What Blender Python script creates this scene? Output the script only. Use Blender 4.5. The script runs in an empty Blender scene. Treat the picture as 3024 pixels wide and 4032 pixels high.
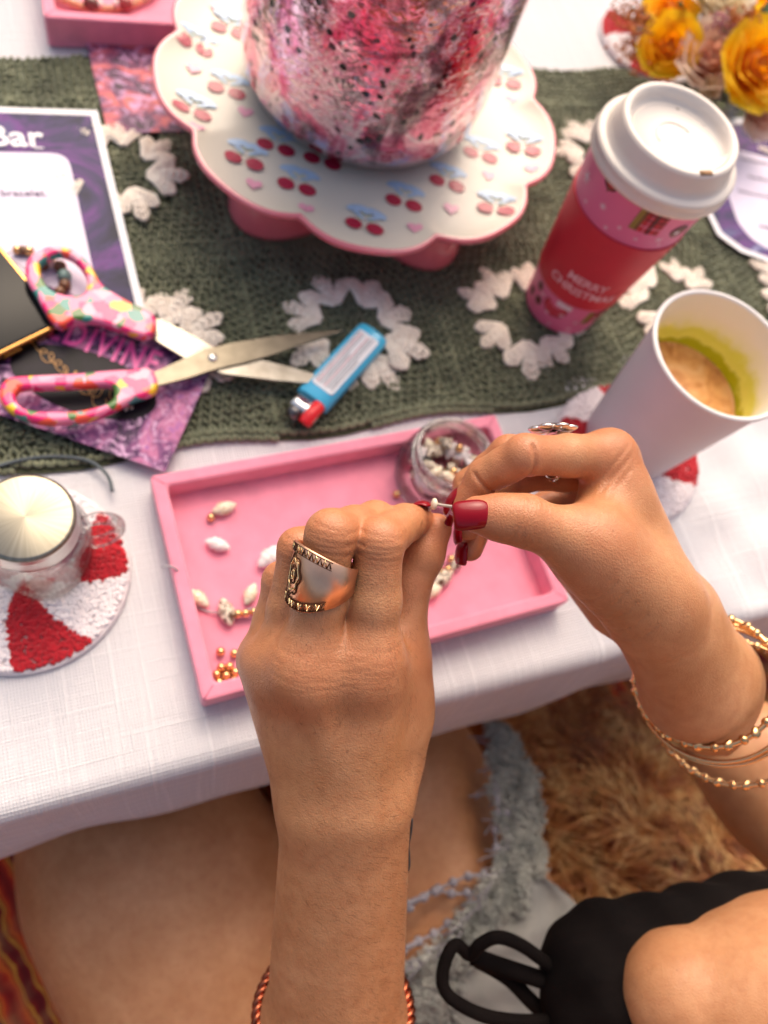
import bpy, math, random
import numpy as np
from mathutils import Vector, Matrix, Euler
scene = bpy.context.scene
C = scene.collection
R = math.radians
PI = math.pi
rnd = random.Random(7)
nrng = np.random.default_rng(11)

# ------------------------------------------------------------------ camera
CAM_H = 0.46                       # camera height above the table top (z = 0), metres
F_PX, NADIR = 3092.0, (711.7, 3348.8)
CX, CY = 1512.0, 2016.0
_dn = np.array([(NADIR[0]-CX)/F_PX, (NADIR[1]-CY)/F_PX, 1.0]); _dn /= np.linalg.norm(_dn)
UPC = -_dn                                        # world z seen in camera axes (right, down, forward)
EXC = np.array([1.0, 0, 0]) - UPC*UPC[0]; EXC /= np.linalg.norm(EXC)
EYC = np.cross(UPC, EXC)
ROT = np.stack([EXC, EYC, UPC])                   # camera axes -> world
def ray(x, y): return ROT @ np.array([(x-CX)/F_PX, (y-CY)/F_PX, 1.0])
def at(x, y, z=0.0):                              # photo point -> world point lying at height z
    d = ray(x, y); t = (z-CAM_H)/d[2]
    return np.array([d[0]*t, d[1]*t, z])
def atd(x, y, d): return ray(x, y)*d + np.array([0, 0, CAM_H])   # photo point at distance d along the view axis
def dirc(x, y, z): return ROT @ np.array([x, y, z], float)       # direction given as right, down, away

cam_d = bpy.data.cameras.new('camera'); cam = bpy.data.objects.new('camera', cam_d); C.objects.link(cam)
r_, d_, f_ = ROT[:, 0], ROT[:, 1], ROT[:, 2]
M = Matrix(((r_[0], -d_[0], -f_[0], 0), (r_[1], -d_[1], -f_[1], 0), (r_[2], -d_[2], -f_[2], CAM_H), (0, 0, 0, 1)))
cam.matrix_world = M
cam_d.sensor_width = 36.0; cam_d.sensor_fit = 'AUTO'
cam_d.lens = 36.0*F_PX/4032.0
cam_d.clip_start = 0.02; cam_d.clip_end = 100
cam_d.dof.use_dof = True; cam_d.dof.focus_distance = 0.30; cam_d.dof.aperture_fstop = 6.7
scene.camera = cam

# ------------------------------------------------------------------ light
SUN_EL, SUN_AZ = R(50), R(6)      # sun behind the table, a little to the right
w = bpy.data.worlds.new('World'); scene.world = w; w.use_nodes = True
nt = w.node_tree; bg = nt.nodes['Background']
sky = nt.nodes.new('ShaderNodeTexSky'); sky.sky_type = 'NISHITA'; sky.sun_disc = False
sky.sun_elevation = SUN_EL; sky.sun_rotation = SUN_AZ; sky.dust_density = 8.0; sky.air_density = 1.0; sky.ozone_density = 0.0
nt.links.new(sky.outputs[0], bg.inputs[0]); bg.inputs[1].default_value = 0.135
sun_d = bpy.data.lights.new('sun', 'SUN'); sun = bpy.data.objects.new('sun', sun_d); C.objects.link(sun)
sun_d.energy = 1.25; sun_d.angle = R(64); sun_d.color = (1.0, 0.86, 0.70)
sv = Vector((math.sin(SUN_AZ)*math.cos(SUN_EL), math.cos(SUN_AZ)*math.cos(SUN_EL), math.sin(SUN_EL)))
sun.rotation_euler = sv.to_track_quat('Z', 'Y').to_euler()
vs = scene.view_settings
vs.view_transform = 'Standard'; vs.look = 'None'; vs.gamma = 1.0; vs.exposure = 0.55; vs.use_curve_mapping = False
scene.cycles.use_denoising = True
scene.cycles.max_bounces = 10; scene.cycles.transmission_bounces = 10; scene.cycles.transparent_max_bounces = 12
scene.cycles.caustics_reflective = False; scene.cycles.caustics_refractive = False

# ------------------------------------------------------------------ helpers
def srgb(r, g, b):
    f = lambda c: c/12.92 if c <= 0.04045 else ((c+0.055)/1.055)**2.4
    return (f(r/255), f(g/255), f(b/255), 1.0)
def new_mesh(name, V, F, mat=None, smooth=True):
    me = bpy.data.meshes.new(name)
    V = np.asarray(V, dtype=np.float32)
    if isinstance(F, np.ndarray):
        n, k = F.shape
        me.vertices.add(len(V)); me.vertices.foreach_set('co', V.ravel())
        me.loops.add(n*k); me.loops.foreach_set('vertex_index', F.astype(np.int32).ravel())
        me.polygons.add(n); me.polygons.foreach_set('loop_start', np.arange(0, n*k, k, dtype=np.int32))
        try: me.polygons.foreach_set('loop_total', np.full(n, k, dtype=np.int32))
        except Exception: pass
        me.update(calc_edges=True); me.validate()
    else:
        me.from_pydata([tuple(map(float, v)) for v in V], [], [tuple(int(i) for i in f) for f in F]); me.update()
    if smooth: me.polygons.foreach_set('use_smooth', np.ones(len(me.polygons), dtype=bool))
    if mat is not None:
        for m in (mat if isinstance(mat, (list, tuple)) else [mat]): me.materials.append(m)
    return me
def tag(o, label=None, cat=None, group=None, kind=None):
    if label: o['label'] = label
    if cat: o['category'] = cat
    if group: o['group'] = group
    if kind: o['kind'] = kind
    return o
def thing(name, label, cat, loc=(0, 0, 0), group=None):
    o = bpy.data.objects.new(name, None); C.objects.link(o); o.empty_display_size = 0.01
    o.location = Vector([float(v) for v in loc]); return tag(o, label, cat, group)
def origin(o):
    p = np.zeros(3)
    while o is not None: p = p+np.array(o.location); o = o.parent
    return p
def part(name, parent, V, F, mat, smooth=True, at0=None):
    """A mesh given in world coordinates, linked as a child of parent (or top-level)."""
    V = np.asarray(V, float)
    loc = np.zeros(3)
    if parent is not None: V = V-origin(parent)
    elif at0 is not None: loc = np.asarray(at0, float); V = V-loc
    o = bpy.data.objects.new(name, new_mesh(name, V, F, mat, smooth)); C.objects.link(o)
    o.location = Vector([float(v) for v in loc])
    if parent is not None: o.parent = parent
    return o
def inst(name, me, parent, loc, rot=(0, 0, 0), sc=1.0):
    o = bpy.data.objects.new(name, me); C.objects.link(o); o.parent = parent
    o.location = Vector([float(v) for v in loc]); o.rotation_euler = rot
    o.scale = (sc, sc, sc) if not hasattr(sc, '__len__') else sc
    return o
def copy_tree(o, parent=None):
    c = o.copy(); C.objects.link(c)
    if parent is not None: c.parent = parent
    for ch in list(o.children): copy_tree(ch, c)
    return c
def merge(parts):
    Vs, Fs, n = [], [], 0
    for V, F in parts:
        Vs.append(np.asarray(V, float)); Fs += [tuple(i+n for i in f) for f in F]; n += len(V)
    return np.concatenate(Vs), Fs
def merge_np(parts):
    Vs, Fs, n = [], [], 0
    for V, F in parts: Vs.append(V); Fs.append(F+n); n += len(V)
    return np.concatenate(Vs), np.concatenate(Fs)
def lathe(prof, c=(0, 0, 0), n=64, lobes=None, close=False):
    """prof: list of (r, z); lobes: function(angle)->radius factor."""
    a = np.linspace(0, 2*PI, n, endpoint=False); k = np.ones(n) if lobes is None else lobes(a)
    V = [np.stack([r*k*np.cos(a)+c[0], r*k*np.sin(a)+c[1], np.full(n, z+c[2])], 1) for r, z in prof]
    V = np.concatenate(V); m = len(prof); F = []
    rng = range(m) if close else range(m-1)
    for i in rng:
        i2 = (i+1) % m
        for j in range(n):
            j2 = (j+1) % n; F.append((i*n+j, i*n+j2, i2*n+j2, i2*n+j))
    return V, F
def frames(P, closed=False):
    P = np.asarray(P, float)
    T = (np.roll(P, -1, 0)-np.roll(P, 1, 0)) if closed else np.gradient(P, axis=0)
    T /= np.linalg.norm(T, axis=1)[:, None]+1e-12
    up = np.array([0, 0, 1.0]) if abs(T[0][2]) < 0.9 else np.array([1.0, 0, 0])
    N = np.zeros_like(P); n0 = up-T[0]*(up@T[0]); N[0] = n0/np.linalg.norm(n0)
    for i in range(1, len(P)):
        v = N[i-1]-T[i]*(N[i-1]@T[i]); N[i] = v/(np.linalg.norm(v)+1e-12)
    return T, N, np.cross(T, N)
def tube(P, r, n=8, closed=False, caps=True):
    P = np.asarray(P, float); T, N, B = frames(P, closed); m = len(P)
    r = np.broadcast_to(np.asarray(r, float), (m,)); a = np.linspace(0, 2*PI, n, endpoint=False)
    V = (P[:, None]+r[:, None, None]*(np.cos(a)[None, :, None]*N[:, None]+np.sin(a)[None, :, None]*B[:, None])).reshape(-1, 3)
    F = []
    for i in range(m if closed else m-1):
        i2 = (i+1) % m
        for j in range(n): F.append((i*n+j, i*n+(j+1) % n, i2*n+(j+1) % n, i2*n+j))
    if caps and not closed: F.append(tuple(range(n))[::-1]); F.append(tuple((m-1)*n+j for j in range(n)))
    return V, F
def smooth_path(P, n, closed=False):
    """Catmull-Rom through P."""
    P = np.asarray(P, float); m = len(P); out = []
    segs = m if closed else m-1
    for s in range(segs):
        g = (lambda i: P[i % m]) if closed else (lambda i: P[min(max(i, 0), m-1)])
        p0, p1, p2, p3 = g(s-1), g(s), g(s+1), g(s+2)
        for t in np.linspace(0, 1, n, endpoint=False):
            out.append(0.5*((2*p1)+(-p0+p2)*t+(2*p0-5*p1+4*p2-p3)*t*t+(-p0+3*p1-3*p2+p3)*t**3))
    if not closed: out.append(P[-1])
    return np.array(out)
def ball(c, r, nu=12, nv=8, sq=(1, 1, 1)):
    V = [(0, 0, -1)]
    for i in range(1, nv):
        t = -PI/2+PI*i/nv
        for j in range(nu): V.append((math.cos(t)*math.cos(2*PI*j/nu), math.cos(t)*math.sin(2*PI*j/nu), math.sin(t)))
    V.append((0, 0, 1)); F = []
    for j in range(nu): F.append((0, 1+(j+1) % nu, 1+j))
    for i in range(nv-2):
        for j in range(nu): F.append((1+i*nu+j, 1+i*nu+(j+1) % nu, 1+(i+1)*nu+(j+1) % nu, 1+(i+1)*nu+j))
    L = len(V)-1
    for j in range(nu): F.append((L, 1+(nv-2)*nu+j, 1+(nv-2)*nu+(j+1) % nu))
    return np.array(V)*r*np.array(sq)+np.array(c), F
def grid_faces(nu, nv):
    i, j = np.meshgrid(np.arange(nu-1), np.arange(nv-1), indexing='ij'); a = (i*nv+j).ravel()
    return np.stack([a, a+nv, a+nv+1, a+1], 1)
def slab(poly, z0, z1, bevel=0.0, top_only=False):
    """Extruded polygon (counter-clockwise xy list) from z0 to z1 with a small bevel on its upper rim."""
    P = np.asarray(poly, float); n = len(P)
    d1 = P-np.roll(P, 1, 0); d2 = np.roll(P, -1, 0)-P
    n1 = np.stack([-d1[:, 1], d1[:, 0]], 1); n2 = np.stack([-d2[:, 1], d2[:, 0]], 1)
    n1 /= np.linalg.norm(n1, axis=1)[:, None]+1e-12; n2 /= np.linalg.norm(n2, axis=1)[:, None]+1e-12
    nn = n1+n2; nn /= np.maximum((nn*nn).sum(1), 0.3)[:, None]/2 if False else np.linalg.norm(nn, axis=1)[:, None]+1e-12
    rings = [(0, z0), (0, z1-bevel)]
    if bevel > 0: rings += [(bevel*0.3, z1-bevel*0.3), (bevel, z1)]
    V = np.concatenate([np.c_[P+nn*o, np.full(n, z)] for o, z in rings]); F = []
    for i in range(len(rings)-1):
        for j in range(n): F.append((i*n+j, i*n+(j+1) % n, (i+1)*n+(j+1) % n, (i+1)*n+j))
    F.append(tuple((len(rings)-1)*n+j for j in range(n))); F.append(tuple(range(n))[::-1])
    return V, F
def rounded(poly, r, n=5):
    """Round the corners of a polygon."""
    P = np.asarray(poly, float); m = len(P); out = []
    rr = r if hasattr(r, '__len__') else [r]*m
    for i in range(m):
        a, b, c = P[i-1], P[i], P[(i+1) % m]
        u = (a-b)/np.linalg.norm(a-b); v = (c-b)/np.linalg.norm(c-b)
        if rr[i] <= 0: out.append(b); continue
        p, q = b+u*rr[i], b+v*rr[i]
        for t in np.linspace(0, 1, n): out.append((1-t)**2*p+2*t*(1-t)*b+t*t*q)
    return np.array(out)
def curve_mesh(loops, extrude, bevel, res=3, fill='BOTH'):
    """Filled 2D outline (outer loop and holes) with rounded edges -> verts, faces."""
    cu = bpy.data.curves.new('outline', 'CURVE'); cu.dimensions = '2D'; cu.fill_mode = fill
    cu.extrude = extrude; cu.bevel_depth = bevel; cu.bevel_resolution = res
    for lp in loops:
        s = cu.splines.new('POLY'); s.points.add(len(lp)-1); s.use_cyclic_u = True
        for p, q in zip(s.points, lp): p.co = (float(q[0]), float(q[1]), 0, 1)
    ob = bpy.data.objects.new('outline', cu); C.objects.link(ob)
    dg = bpy.context.evaluated_depsgraph_get(); me = bpy.data.meshes.new_from_object(ob.evaluated_get(dg))
    V = np.array([v.co[:] for v in me.vertices]); F = [tuple(p.vertices) for p in me.polygons]
    bpy.data.objects.remove(ob); bpy.data.curves.remove(cu); bpy.data.meshes.remove(me)
    return V, F
def text_mesh(body, size, bold=0.0, extrude=0.0, align='CENTER', shear=0.0, space=1.0):
    cu = bpy.data.curves.new('lettering', 'FONT'); cu.body = body; cu.size = size; cu.align_x = align; cu.align_y = 'CENTER'
    cu.space_character = space; cu.offset = bold; cu.extrude = extrude; cu.resolution_u = 3; cu.shear = shear
    ob = bpy.data.objects.new('lettering', cu); C.objects.link(ob)
    dg = bpy.context.evaluated_depsgraph_get(); me = bpy.data.meshes.new_from_object(ob.evaluated_get(dg))
    V = np.array([v.co[:] for v in me.vertices]); F = [tuple(p.vertices) for p in me.polygons]
    bpy.data.objects.remove(ob); bpy.data.curves.remove(cu); bpy.data.meshes.remove(me)
    return V, F
def rot_z(V, a):
    c, s = math.cos(a), math.sin(a); V = np.asarray(V, float)
    return np.stack([V[:, 0]*c-V[:, 1]*s, V[:, 0]*s+V[:, 1]*c, V[:, 2]], 1)

# ------------------------------------------------------------------ materials
class NT:
    def __init__(s, name):
        s.m = bpy.data.materials.new(name); s.m.use_nodes = True; s.t = s.m.node_tree
        s.b = s.t.nodes['Principled BSDF']; s.out = s.t.nodes['Material Output']
    def n(s, kind, **kw):
        x = s.t.nodes.new('ShaderNode'+kind)
        for k, v in kw.items():
            if k in x.inputs: x.inputs[k].default_value = v
            else: setattr(x, k, v)
        return x
    def l(s, a, b): s.t.links.new(a, b)
    def coord(s, out='Object', scale=(1, 1, 1), rot=(0, 0, 0)):
        c = s.n('TexCoord'); mp = s.n('Mapping'); mp.inputs['Scale'].default_value = scale; mp.inputs['Rotation'].default_value = rot
        s.l(c.outputs[out], mp.inputs['Vector']); return mp.outputs[0]
    def noise(s, vec, scale, detail=4, rough=0.5, dist=0.0):
        x = s.n('TexNoise', Scale=scale, Detail=detail, Roughness=rough, Distortion=dist)
        if vec is not None: s.l(vec, x.inputs['Vector'])
        return x.outputs[0]
    def noisec(s, vec, scale, detail=4, dist=0.0):
        x = s.n('TexNoise', Scale=scale, Detail=detail, Distortion=dist); s.l(vec, x.inputs['Vector']); return x.outputs['Color']
    def voro(s, vec, scale, out='Distance', feature='F1', rand=1.0):
        x = s.n('TexVoronoi', Scale=scale); x.feature = feature; x.inputs['Randomness'].default_value = rand
        if vec is not None: s.l(vec, x.inputs['Vector'])
        return x.outputs[out]
    def ramp(s, fac, stops, interp='LINEAR'):
        x = s.n('ValToRGB'); r = x.color_ramp; r.interpolation = interp
        while len(r.elements) < len(stops): r.elements.new(0.5)
        for e, (p, c) in zip(r.elements, stops): e.position = p; e.color = c if len(c) == 4 else (*c, 1)
        s.l(fac, x.inputs[0]); return x.outputs[0]
    def mix(s, fac, a, b, mode='MIX'):
        x = s.n('Mix'); x.data_type = 'RGBA'; x.blend_type = mode
        for v, i in ((fac, 0), (a, 6), (b, 7)):
            if hasattr(v, 'links'): s.l(v, x.inputs[i])
            else: x.inputs[i].default_value = v
        return x.outputs[2]
    def math(s, op, a, b=0.0, c=0.0, clamp=False):
        x = s.n('Math'); x.operation = op; x.use_clamp = clamp
        for v, i in ((a, 0), (b, 1), (c, 2)):
            if hasattr(v, 'links'): s.l(v, x.inputs[i])
            else: x.inputs[i].default_value = v
        return x.outputs[0]
    def bump(s, h, strength=0.3, dist=0.001, prev=None):
        x = s.n('Bump'); x.inputs['Strength'].default_value = strength; x.inputs['Distance'].default_value = dist
        s.l(h, x.inputs['Height'])
        if prev is not None: s.l(prev, x.inputs['Normal'])
        s.l(x.outputs[0], s.b.inputs['Normal']); return x.outputs[0]
    def color(s, c):
        if hasattr(c, 'links'): s.l(c, s.b.inputs['Base Color'])
        else: s.b.inputs['Base Color'].default_value = c
    def set(s, **kw):
        names = dict(rough='Roughness', metal='Metallic', sss='Subsurface Weight', sssr='Subsurface Radius', ssss='Subsurface Scale', trans='Transmission Weight',
                     ior='IOR', coat='Coat Weight', coatr='Coat Roughness', sheen='Sheen Weight', spec='Specular IOR Level', alpha='Alpha', sheenr='Sheen Roughness')
        for k, v in kw.items():
            if hasattr(v, 'links'): s.l(v, s.b.inputs[names[k]])
            else: s.b.inputs[names[k]].default_value = v
        return s
def plain(name, col, rough=0.5, var=0.12, scale=60, bump=0.0, bscale=400, **kw):
    t = NT(name); v = t.coord(); n = t.noise(v, scale, 5)
    dark = tuple(c*(1-var) for c in col[:3])+(1,); lite = tuple(min(1, c*(1+var)) for c in col[:3])+(1,)
    t.color(t.ramp(n, [(0.3, dark), (0.7, lite)])); t.set(rough=rough, **kw)
    if bump: t.bump(t.noise(v, bscale, 4), bump, 0.0006)
    return t.m
def attr_color(t, name): x = t.n('Attribute'); x.attribute_name = name; return x.outputs['Color']
# ------------------------------------------------------------------ ground, table, cloth, runner
TH = R(16.3)
E1 = np.array([math.cos(TH), math.sin(TH)]); E2 = np.array([-math.sin(TH), math.cos(TH)])
P0 = np.array([-.088, .012])                      # a point on the table's front edge
def tb(s, t, z=0.0):                              # table coordinates -> world
    p = P0+E1*s+E2*t; return np.array([p[0], p[1], z])
t_ = NT('rug_weave'); v = t_.coord('Object', (1, 1, 1), (0, 0, -TH-.35))
w1 = t_.n('TexWave', Scale=9.0, Distortion=2.5, Detail=2.0); w1.inputs['Detail Scale'].default_value = 3.0; t_.l(v, w1.inputs['Vector'])
st = t_.ramp(w1.outputs['Fac'], [(0.0, srgb(140, 24, 20)), (0.3, srgb(200, 52, 24)), (0.5, srgb(224, 110, 36)), (0.62, srgb(160, 26, 22)), (0.8, srgb(230, 170, 60)), (0.86, srgb(160, 40, 20)), (1.0, srgb(110, 18, 24))])
n2 = t_.noise(v, 26, 3); st = t_.mix(t_.ramp(n2, [(0.48, (0, 0, 0, 1)), (0.7, (0.7, 0.7, 0.7, 1))]), st, srgb(176, 128, 84))
t_.color(st); t_.set(rough=0.95); t_.bump(t_.noise(v, 500, 3), 0.6, 0.002)
FLOOR_Z = -0.375
tag(part('ground', None, [(-4, -4, FLOOR_Z-.012), (4, -4, FLOOR_Z-.012), (4, 4, FLOOR_Z-.012), (-4, 4, FLOOR_Z-.012)], [(0, 1, 2, 3)], plain('dry_earth', srgb(120, 92, 66), .95, .3, 12)), kind='structure')
V, F = slab(rounded([tuple(tb(-.9, -1.0)[:2]), tuple(tb(1.5, -1.0)[:2]), tuple(tb(1.5, .9)[:2]), tuple(tb(-.9, .9)[:2])], .02), FLOOR_Z-.008, FLOOR_Z, .002)
tag(part('rug', None, V, F, t_.m, smooth=False, at0=(0, 0, FLOOR_Z)), 'red and orange striped woven rug on the ground under the table', 'rug')

table = thing('low_table', 'low wooden table hidden under the white woven cloth', 'table', tb(.35, .45, FLOOR_Z))
wood = plain('table_wood', srgb(120, 84, 52), .6, .25, 25)
V, F = slab([tuple(tb(a, b)[:2]) for a, b in ((-.6, .012), (1.3, .012), (1.3, .80), (-.6, .80))], -.022, -.0025); part('tabletop', table, V, F, wood, False)
for a, b in ((-.55, .06), (1.25, .06), (1.25, .75), (-.55, .75)):
    V, F = lathe([(.018, FLOOR_Z), (.024, -.022)], tuple(tb(a, b)[:2])+(0,), 12); part('leg', table, V, F, wood)

# tablecloth: flat top, rolled front edge, hem hung extra low to shade the thighs
t_ = NT('cloth_weave'); v = t_.coord('Object', (1, 1, 1), (0, 0, -TH))
def thread(vec, axis, scale):
    x = t_.n('TexWave', Scale=scale, Distortion=1.2, Detail=1.0); x.bands_direction = axis; x.inputs['Detail Scale'].default_value = 6.0
    t_.l(vec, x.inputs['Vector']); return x.outputs['Fac']
wx, wy = thread(v, 'X', 185), thread(v, 'Y', 178)
def slub(sc, lo, hi):
    mp = t_.n('Mapping'); mp.inputs['Scale'].default_value = sc; t_.l(v, mp.inputs['Vector'])
    return t_.ramp(t_.noise(mp.outputs[0], 1.0, 3, .6), [(lo, (0, 0, 0, 1)), (hi, (1, 1, 1, 1))])
s1, s2 = slub((330, 5, 5), .54, .68), slub((6, 380, 5), .55, .68)
weave = t_.math('MULTIPLY', wx, wy)
h = t_.math('ADD', t_.math('MULTIPLY', weave, 1.0), t_.math('ADD', t_.math('MULTIPLY', s1, .9), t_.math('MULTIPLY', s2, .7)))
basec = t_.mix(t_.noise(v, 9, 3), (.70, .68, .695, 1), (.75, .73, .735, 1))
cc = t_.mix(t_.ramp(weave, [(0, (.55, .55, .55, 1)), (.45, (0, 0, 0, 1))]), basec, (.56, .535, .58, 1))
cc = t_.mix(t_.math('MULTIPLY', t_.math('MAXIMUM', s1, t_.math('MULTIPLY', s2, .45)), .42), cc, (.90, .88, .89, 1))
t_.color(cc); t_.set(rough=.9, sheen=.15); t_.bump(h, .7, .0007)
ns, nt_ = 300, 200
ss = np.linspace(-.62, 1.32, ns)
prof = []
for z in np.linspace(-.125, -.013, 16): prof.append((-.009*min(1, (z+.013)/-.06), z))
for a in np.linspace(0, PI/2, 9)[1:]: prof.append((.0115-.0115*math.cos(a), -.0115+.0115*math.sin(a)))
for t in np.linspace(.0125, .84, nt_-len(prof)): prof.append((t, 0.0))
prof = np.array(prof); nt_ = len(prof)
S_, T_ = np.meshgrid(ss, prof[:, 0], indexing='ij'); Z_ = np.broadcast_to(prof[:, 1], S_.shape).copy()
XY = P0[None, None]+S_[..., None]*E1+T_[..., None]*E2
hang = np.clip(-Z_/.05, 0, 1)
wv = .0022*np.sin(S_*31+1)*hang+.0012*np.sin(S_*67)*hang
XY = XY+wv[..., None]*E2*1.0
wr = np.clip((S_-.33)/.10, 0, 1)*np.clip((.26-T_)/.10, 0, 1)          # soft rumples by the front edge
Z_ += np.clip(1-hang, 0, 1)*(wr*.0022*(1.5+np.sin(S_*95+T_*60)+.7*np.sin(S_*50-T_*140+1.3))*.6+.0003*(1+np.sin(S_*23)*np.sin(T_*31)))
TV = np.concatenate([XY, Z_[..., None]], -1).reshape(-1, 3)
tag(part('tablecloth', None, TV, grid_faces(ns, nt_)[:, ::-1], t_.m, at0=(0, 0, 0)), 'white woven cotton tablecloth with slubbed threads over the low table', 'tablecloth')

# crocheted runner
RT = R(15.3); U1 = np.array([math.cos(RT), math.sin(RT)]); U2 = np.array([-math.sin(RT), math.cos(RT)])
RC = np.array([.086, .341]); SQ = .139            # centre of one square, pitch of the squares
def rn(u, v, z=0.0): p = RC+U1*u+U2*v; return np.array([p[0], p[1], z])
yarn = NT('green_yarn'); v = yarn.coord(); nz = yarn.noise(v, 45, 4)
yarn.color(yarn.ramp(nz, [(.25, srgb(86, 89, 68)), (.55, srgb(112, 116, 90)), (.8, srgb(136, 139, 110))])); yarn.set(rough=.95, sheen=.25); yarn.bump(yarn.noise(v, 1500, 3), .6, .0006)
cream = NT('cream_yarn'); v = cream.coord('Object', (1, 1, 1)); cream.color(cream.ramp(cream.noise(v, 220, 3), [(.3, srgb(224, 210, 194)), (.7, srgb(246, 237, 224))])); cream.set(rough=.95, sheen=.2)
cream.bump(cream.noise(v, 1800, 2), .5, .0005)
runner = thing('table_runner', 'green crochet table runner with cream flower squares along the cloth', 'table runner', rn(0, 0, 0.0))
u0, u1, v0, v1 = -.62, .78, -.077, .268
V = []
nu_, nv_ = 60, 16
for i in range(nu_):
    for j in range(nv_):
        u = u0+(u1-u0)*i/(nu_-1); vv = v0+(v1-v0)*j/(nv_-1)
        V.append(rn(u, vv+.004*math.sin(u*40), .0016))
part('backing', runner, np.array(V), grid_faces(nu_, nv_), plain('deep_green_yarn', srgb(58, 60, 42), 1.0, .3, 80))
lobe_v, lobe_f = ball((0, 0, 0), 1, 7, 5)
lobe_v = np.array(lobe_v)
def lobes_mesh(items):
    """items: (centre, direction, half length, half width, half height) -> one mesh of yarn lobes."""
    it = np.array([np.r_[c, d, l, w_, h_] for c, d, l, w_, h_ in items]); n, m = len(it), len(lobe_v)
    c, d, sz = it[:, :3], it[:, 3:6], it[:, 6:]
    d = d/np.linalg.norm(d, axis=1)[:, None]; sd = np.cross(np.array([0, 0, 1.0]), d); sd /= np.linalg.norm(sd, axis=1)[:, None]+1e-9; up = np.cross(d, sd)
    V = c[:, None]+lobe_v[None, :, 0:1]*(d*sz[:, 0:1])[:, None]+lobe_v[None, :, 1:2]*(sd*sz[:, 1:2])[:, None]+lobe_v[None, :, 2:3]*(up*sz[:, 2:3])[:, None]
    F = []
    tri = np.array([f if len(f) == 4 else f+(f[2],) for f in lobe_f])
    tris = [np.array([f for f in lobe_f if len(f) == 3]), np.array([f for f in lobe_f if len(f) == 4])]
    q = tris[1]; t3 = tris[0]
    allf = [tuple(x) for x in q]+[tuple(x) for x in t3]
    offs = (np.arange(n)*m)[:, None, None]
    Q = (q[None]+offs).reshape(-1, 4); T3 = (t3[None]+offs).reshape(-1, 3)
    T4 = np.concatenate([T3, T3[:, 2:3]], 1)
    return V.reshape(-1, 3), Q, T3
def lobes_obj(name, parent, items, mat):
    V, Q, T3 = lobes_mesh(items); V = V-origin(parent)
    me = bpy.data.meshes.new(name); me.vertices.add(len(V)); me.vertices.foreach_set('co', V.astype(np.float32).ravel())
    nl = Q.size+T3.size; me.loops.add(nl); me.loops.foreach_set('vertex_index', np.concatenate([Q.ravel(), T3.ravel()]).astype(np.int32))
    st = np.concatenate([np.arange(len(Q))*4, Q.size+np.arange(len(T3))*3]).astype(np.int32)
    me.polygons.add(len(st)); me.polygons.foreach_set('loop_start', st)
    me.update(calc_edges=True); me.polygons.foreach_set('use_smooth', np.ones(len(st), dtype=bool)); me.materials.append(mat)
    o = bpy.data.objects.new(name, me); C.objects.link(o); o.parent = parent; return o
items = []
cells = [(i, j) for i in range(-2, 4) for j in (0, 1)]
def jit(a): return rnd.uniform(-a, a)
def add_stitch(u, v, du, dv, l, w_, h_, z=.003):
    if not (u0 < u < u1 and v0 < v < v1): return
    d = U1*du+U2*dv; items.append((rn(u, v, z+jit(.0007)), np.array([d[0], d[1], jit(.25)]), l, w_, h_))
for ci, cj in cells:
    cu, cv = ci*SQ, cj*(SQ+.016)
    for rr, n in ((.004, 8), (.0095, 18), (.015, 28), (.0205, 38), (.026, 48), (.031, 56)):
        for k in range(n):
            a = 2*PI*k/n+rr*40; m = 1/max(abs(math.cos(a)), abs(math.sin(a)))**.55
            add_stitch(cu+rr*m*math.cos(a), cv+rr*m*math.sin(a), math.cos(a)+jit(.35), math.sin(a)+jit(.35), .0037+jit(.0008), .0014+jit(.0003), .0014, .0024)
    for rr, n in ((.0360, 84), (.0415, 96), (.0470, 108), (.0525, 122), (.0580, 134), (.0635, 146), (.0685, 150)):
        for k in range(n):
            t = 8*k/n; side = int(t//2); q = (t % 2)-1
            x, y = [(1, q), (-q, 1), (-1, -q), (q, -1)][side]; dx, dy = [(1, 0), (0, 1), (-1, 0), (0, -1)][side]
            lean = .35*(1 if k % 2 else -1)
            add_stitch(cu+rr*x, cv+rr*y, dx+lean*dy+jit(.2), dy-lean*dx+jit(.2), .0036+jit(.0008), .0013+jit(.0003), .0015, .0026)
for row in range(9):                               # ribbed rows beyond the squares
    vv = .2245+row*.0052
    for k in range(int((u1-u0)/.0027)): add_stitch(u0+k*.0027, vv+.004*math.sin((u0+k*.0027)*40)+jit(.0006), .6*(1 if k % 2 else -1)+jit(.3), 1, .0035+jit(.0006), .0013, .0015, .0026)
for vv in (.0722, .0765, .0808, .0850):
    for k in range(int((u1-u0)/.0027)): add_stitch(u0+k*.0027, vv+jit(.0006), .6*(1 if k % 2 else -1)+jit(.3), 1, .0033+jit(.0006), .0013, .0015, .0026)
for vv, l in ((-.0715, .0034), (-.0765, .0030)):
    for k in range(int((u1-u0)/.0034)): add_stitch(u0+k*.0034, vv+.004*math.sin((u0+k*.0034)*40)+.0005, .6*(1 if k % 2 else -1), 1, l, .0021, .0022, .0032)
items = [it for it in items]
o = lobes_obj('stitches', runner, items, yarn.m); tag(o, kind='stuff')
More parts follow.
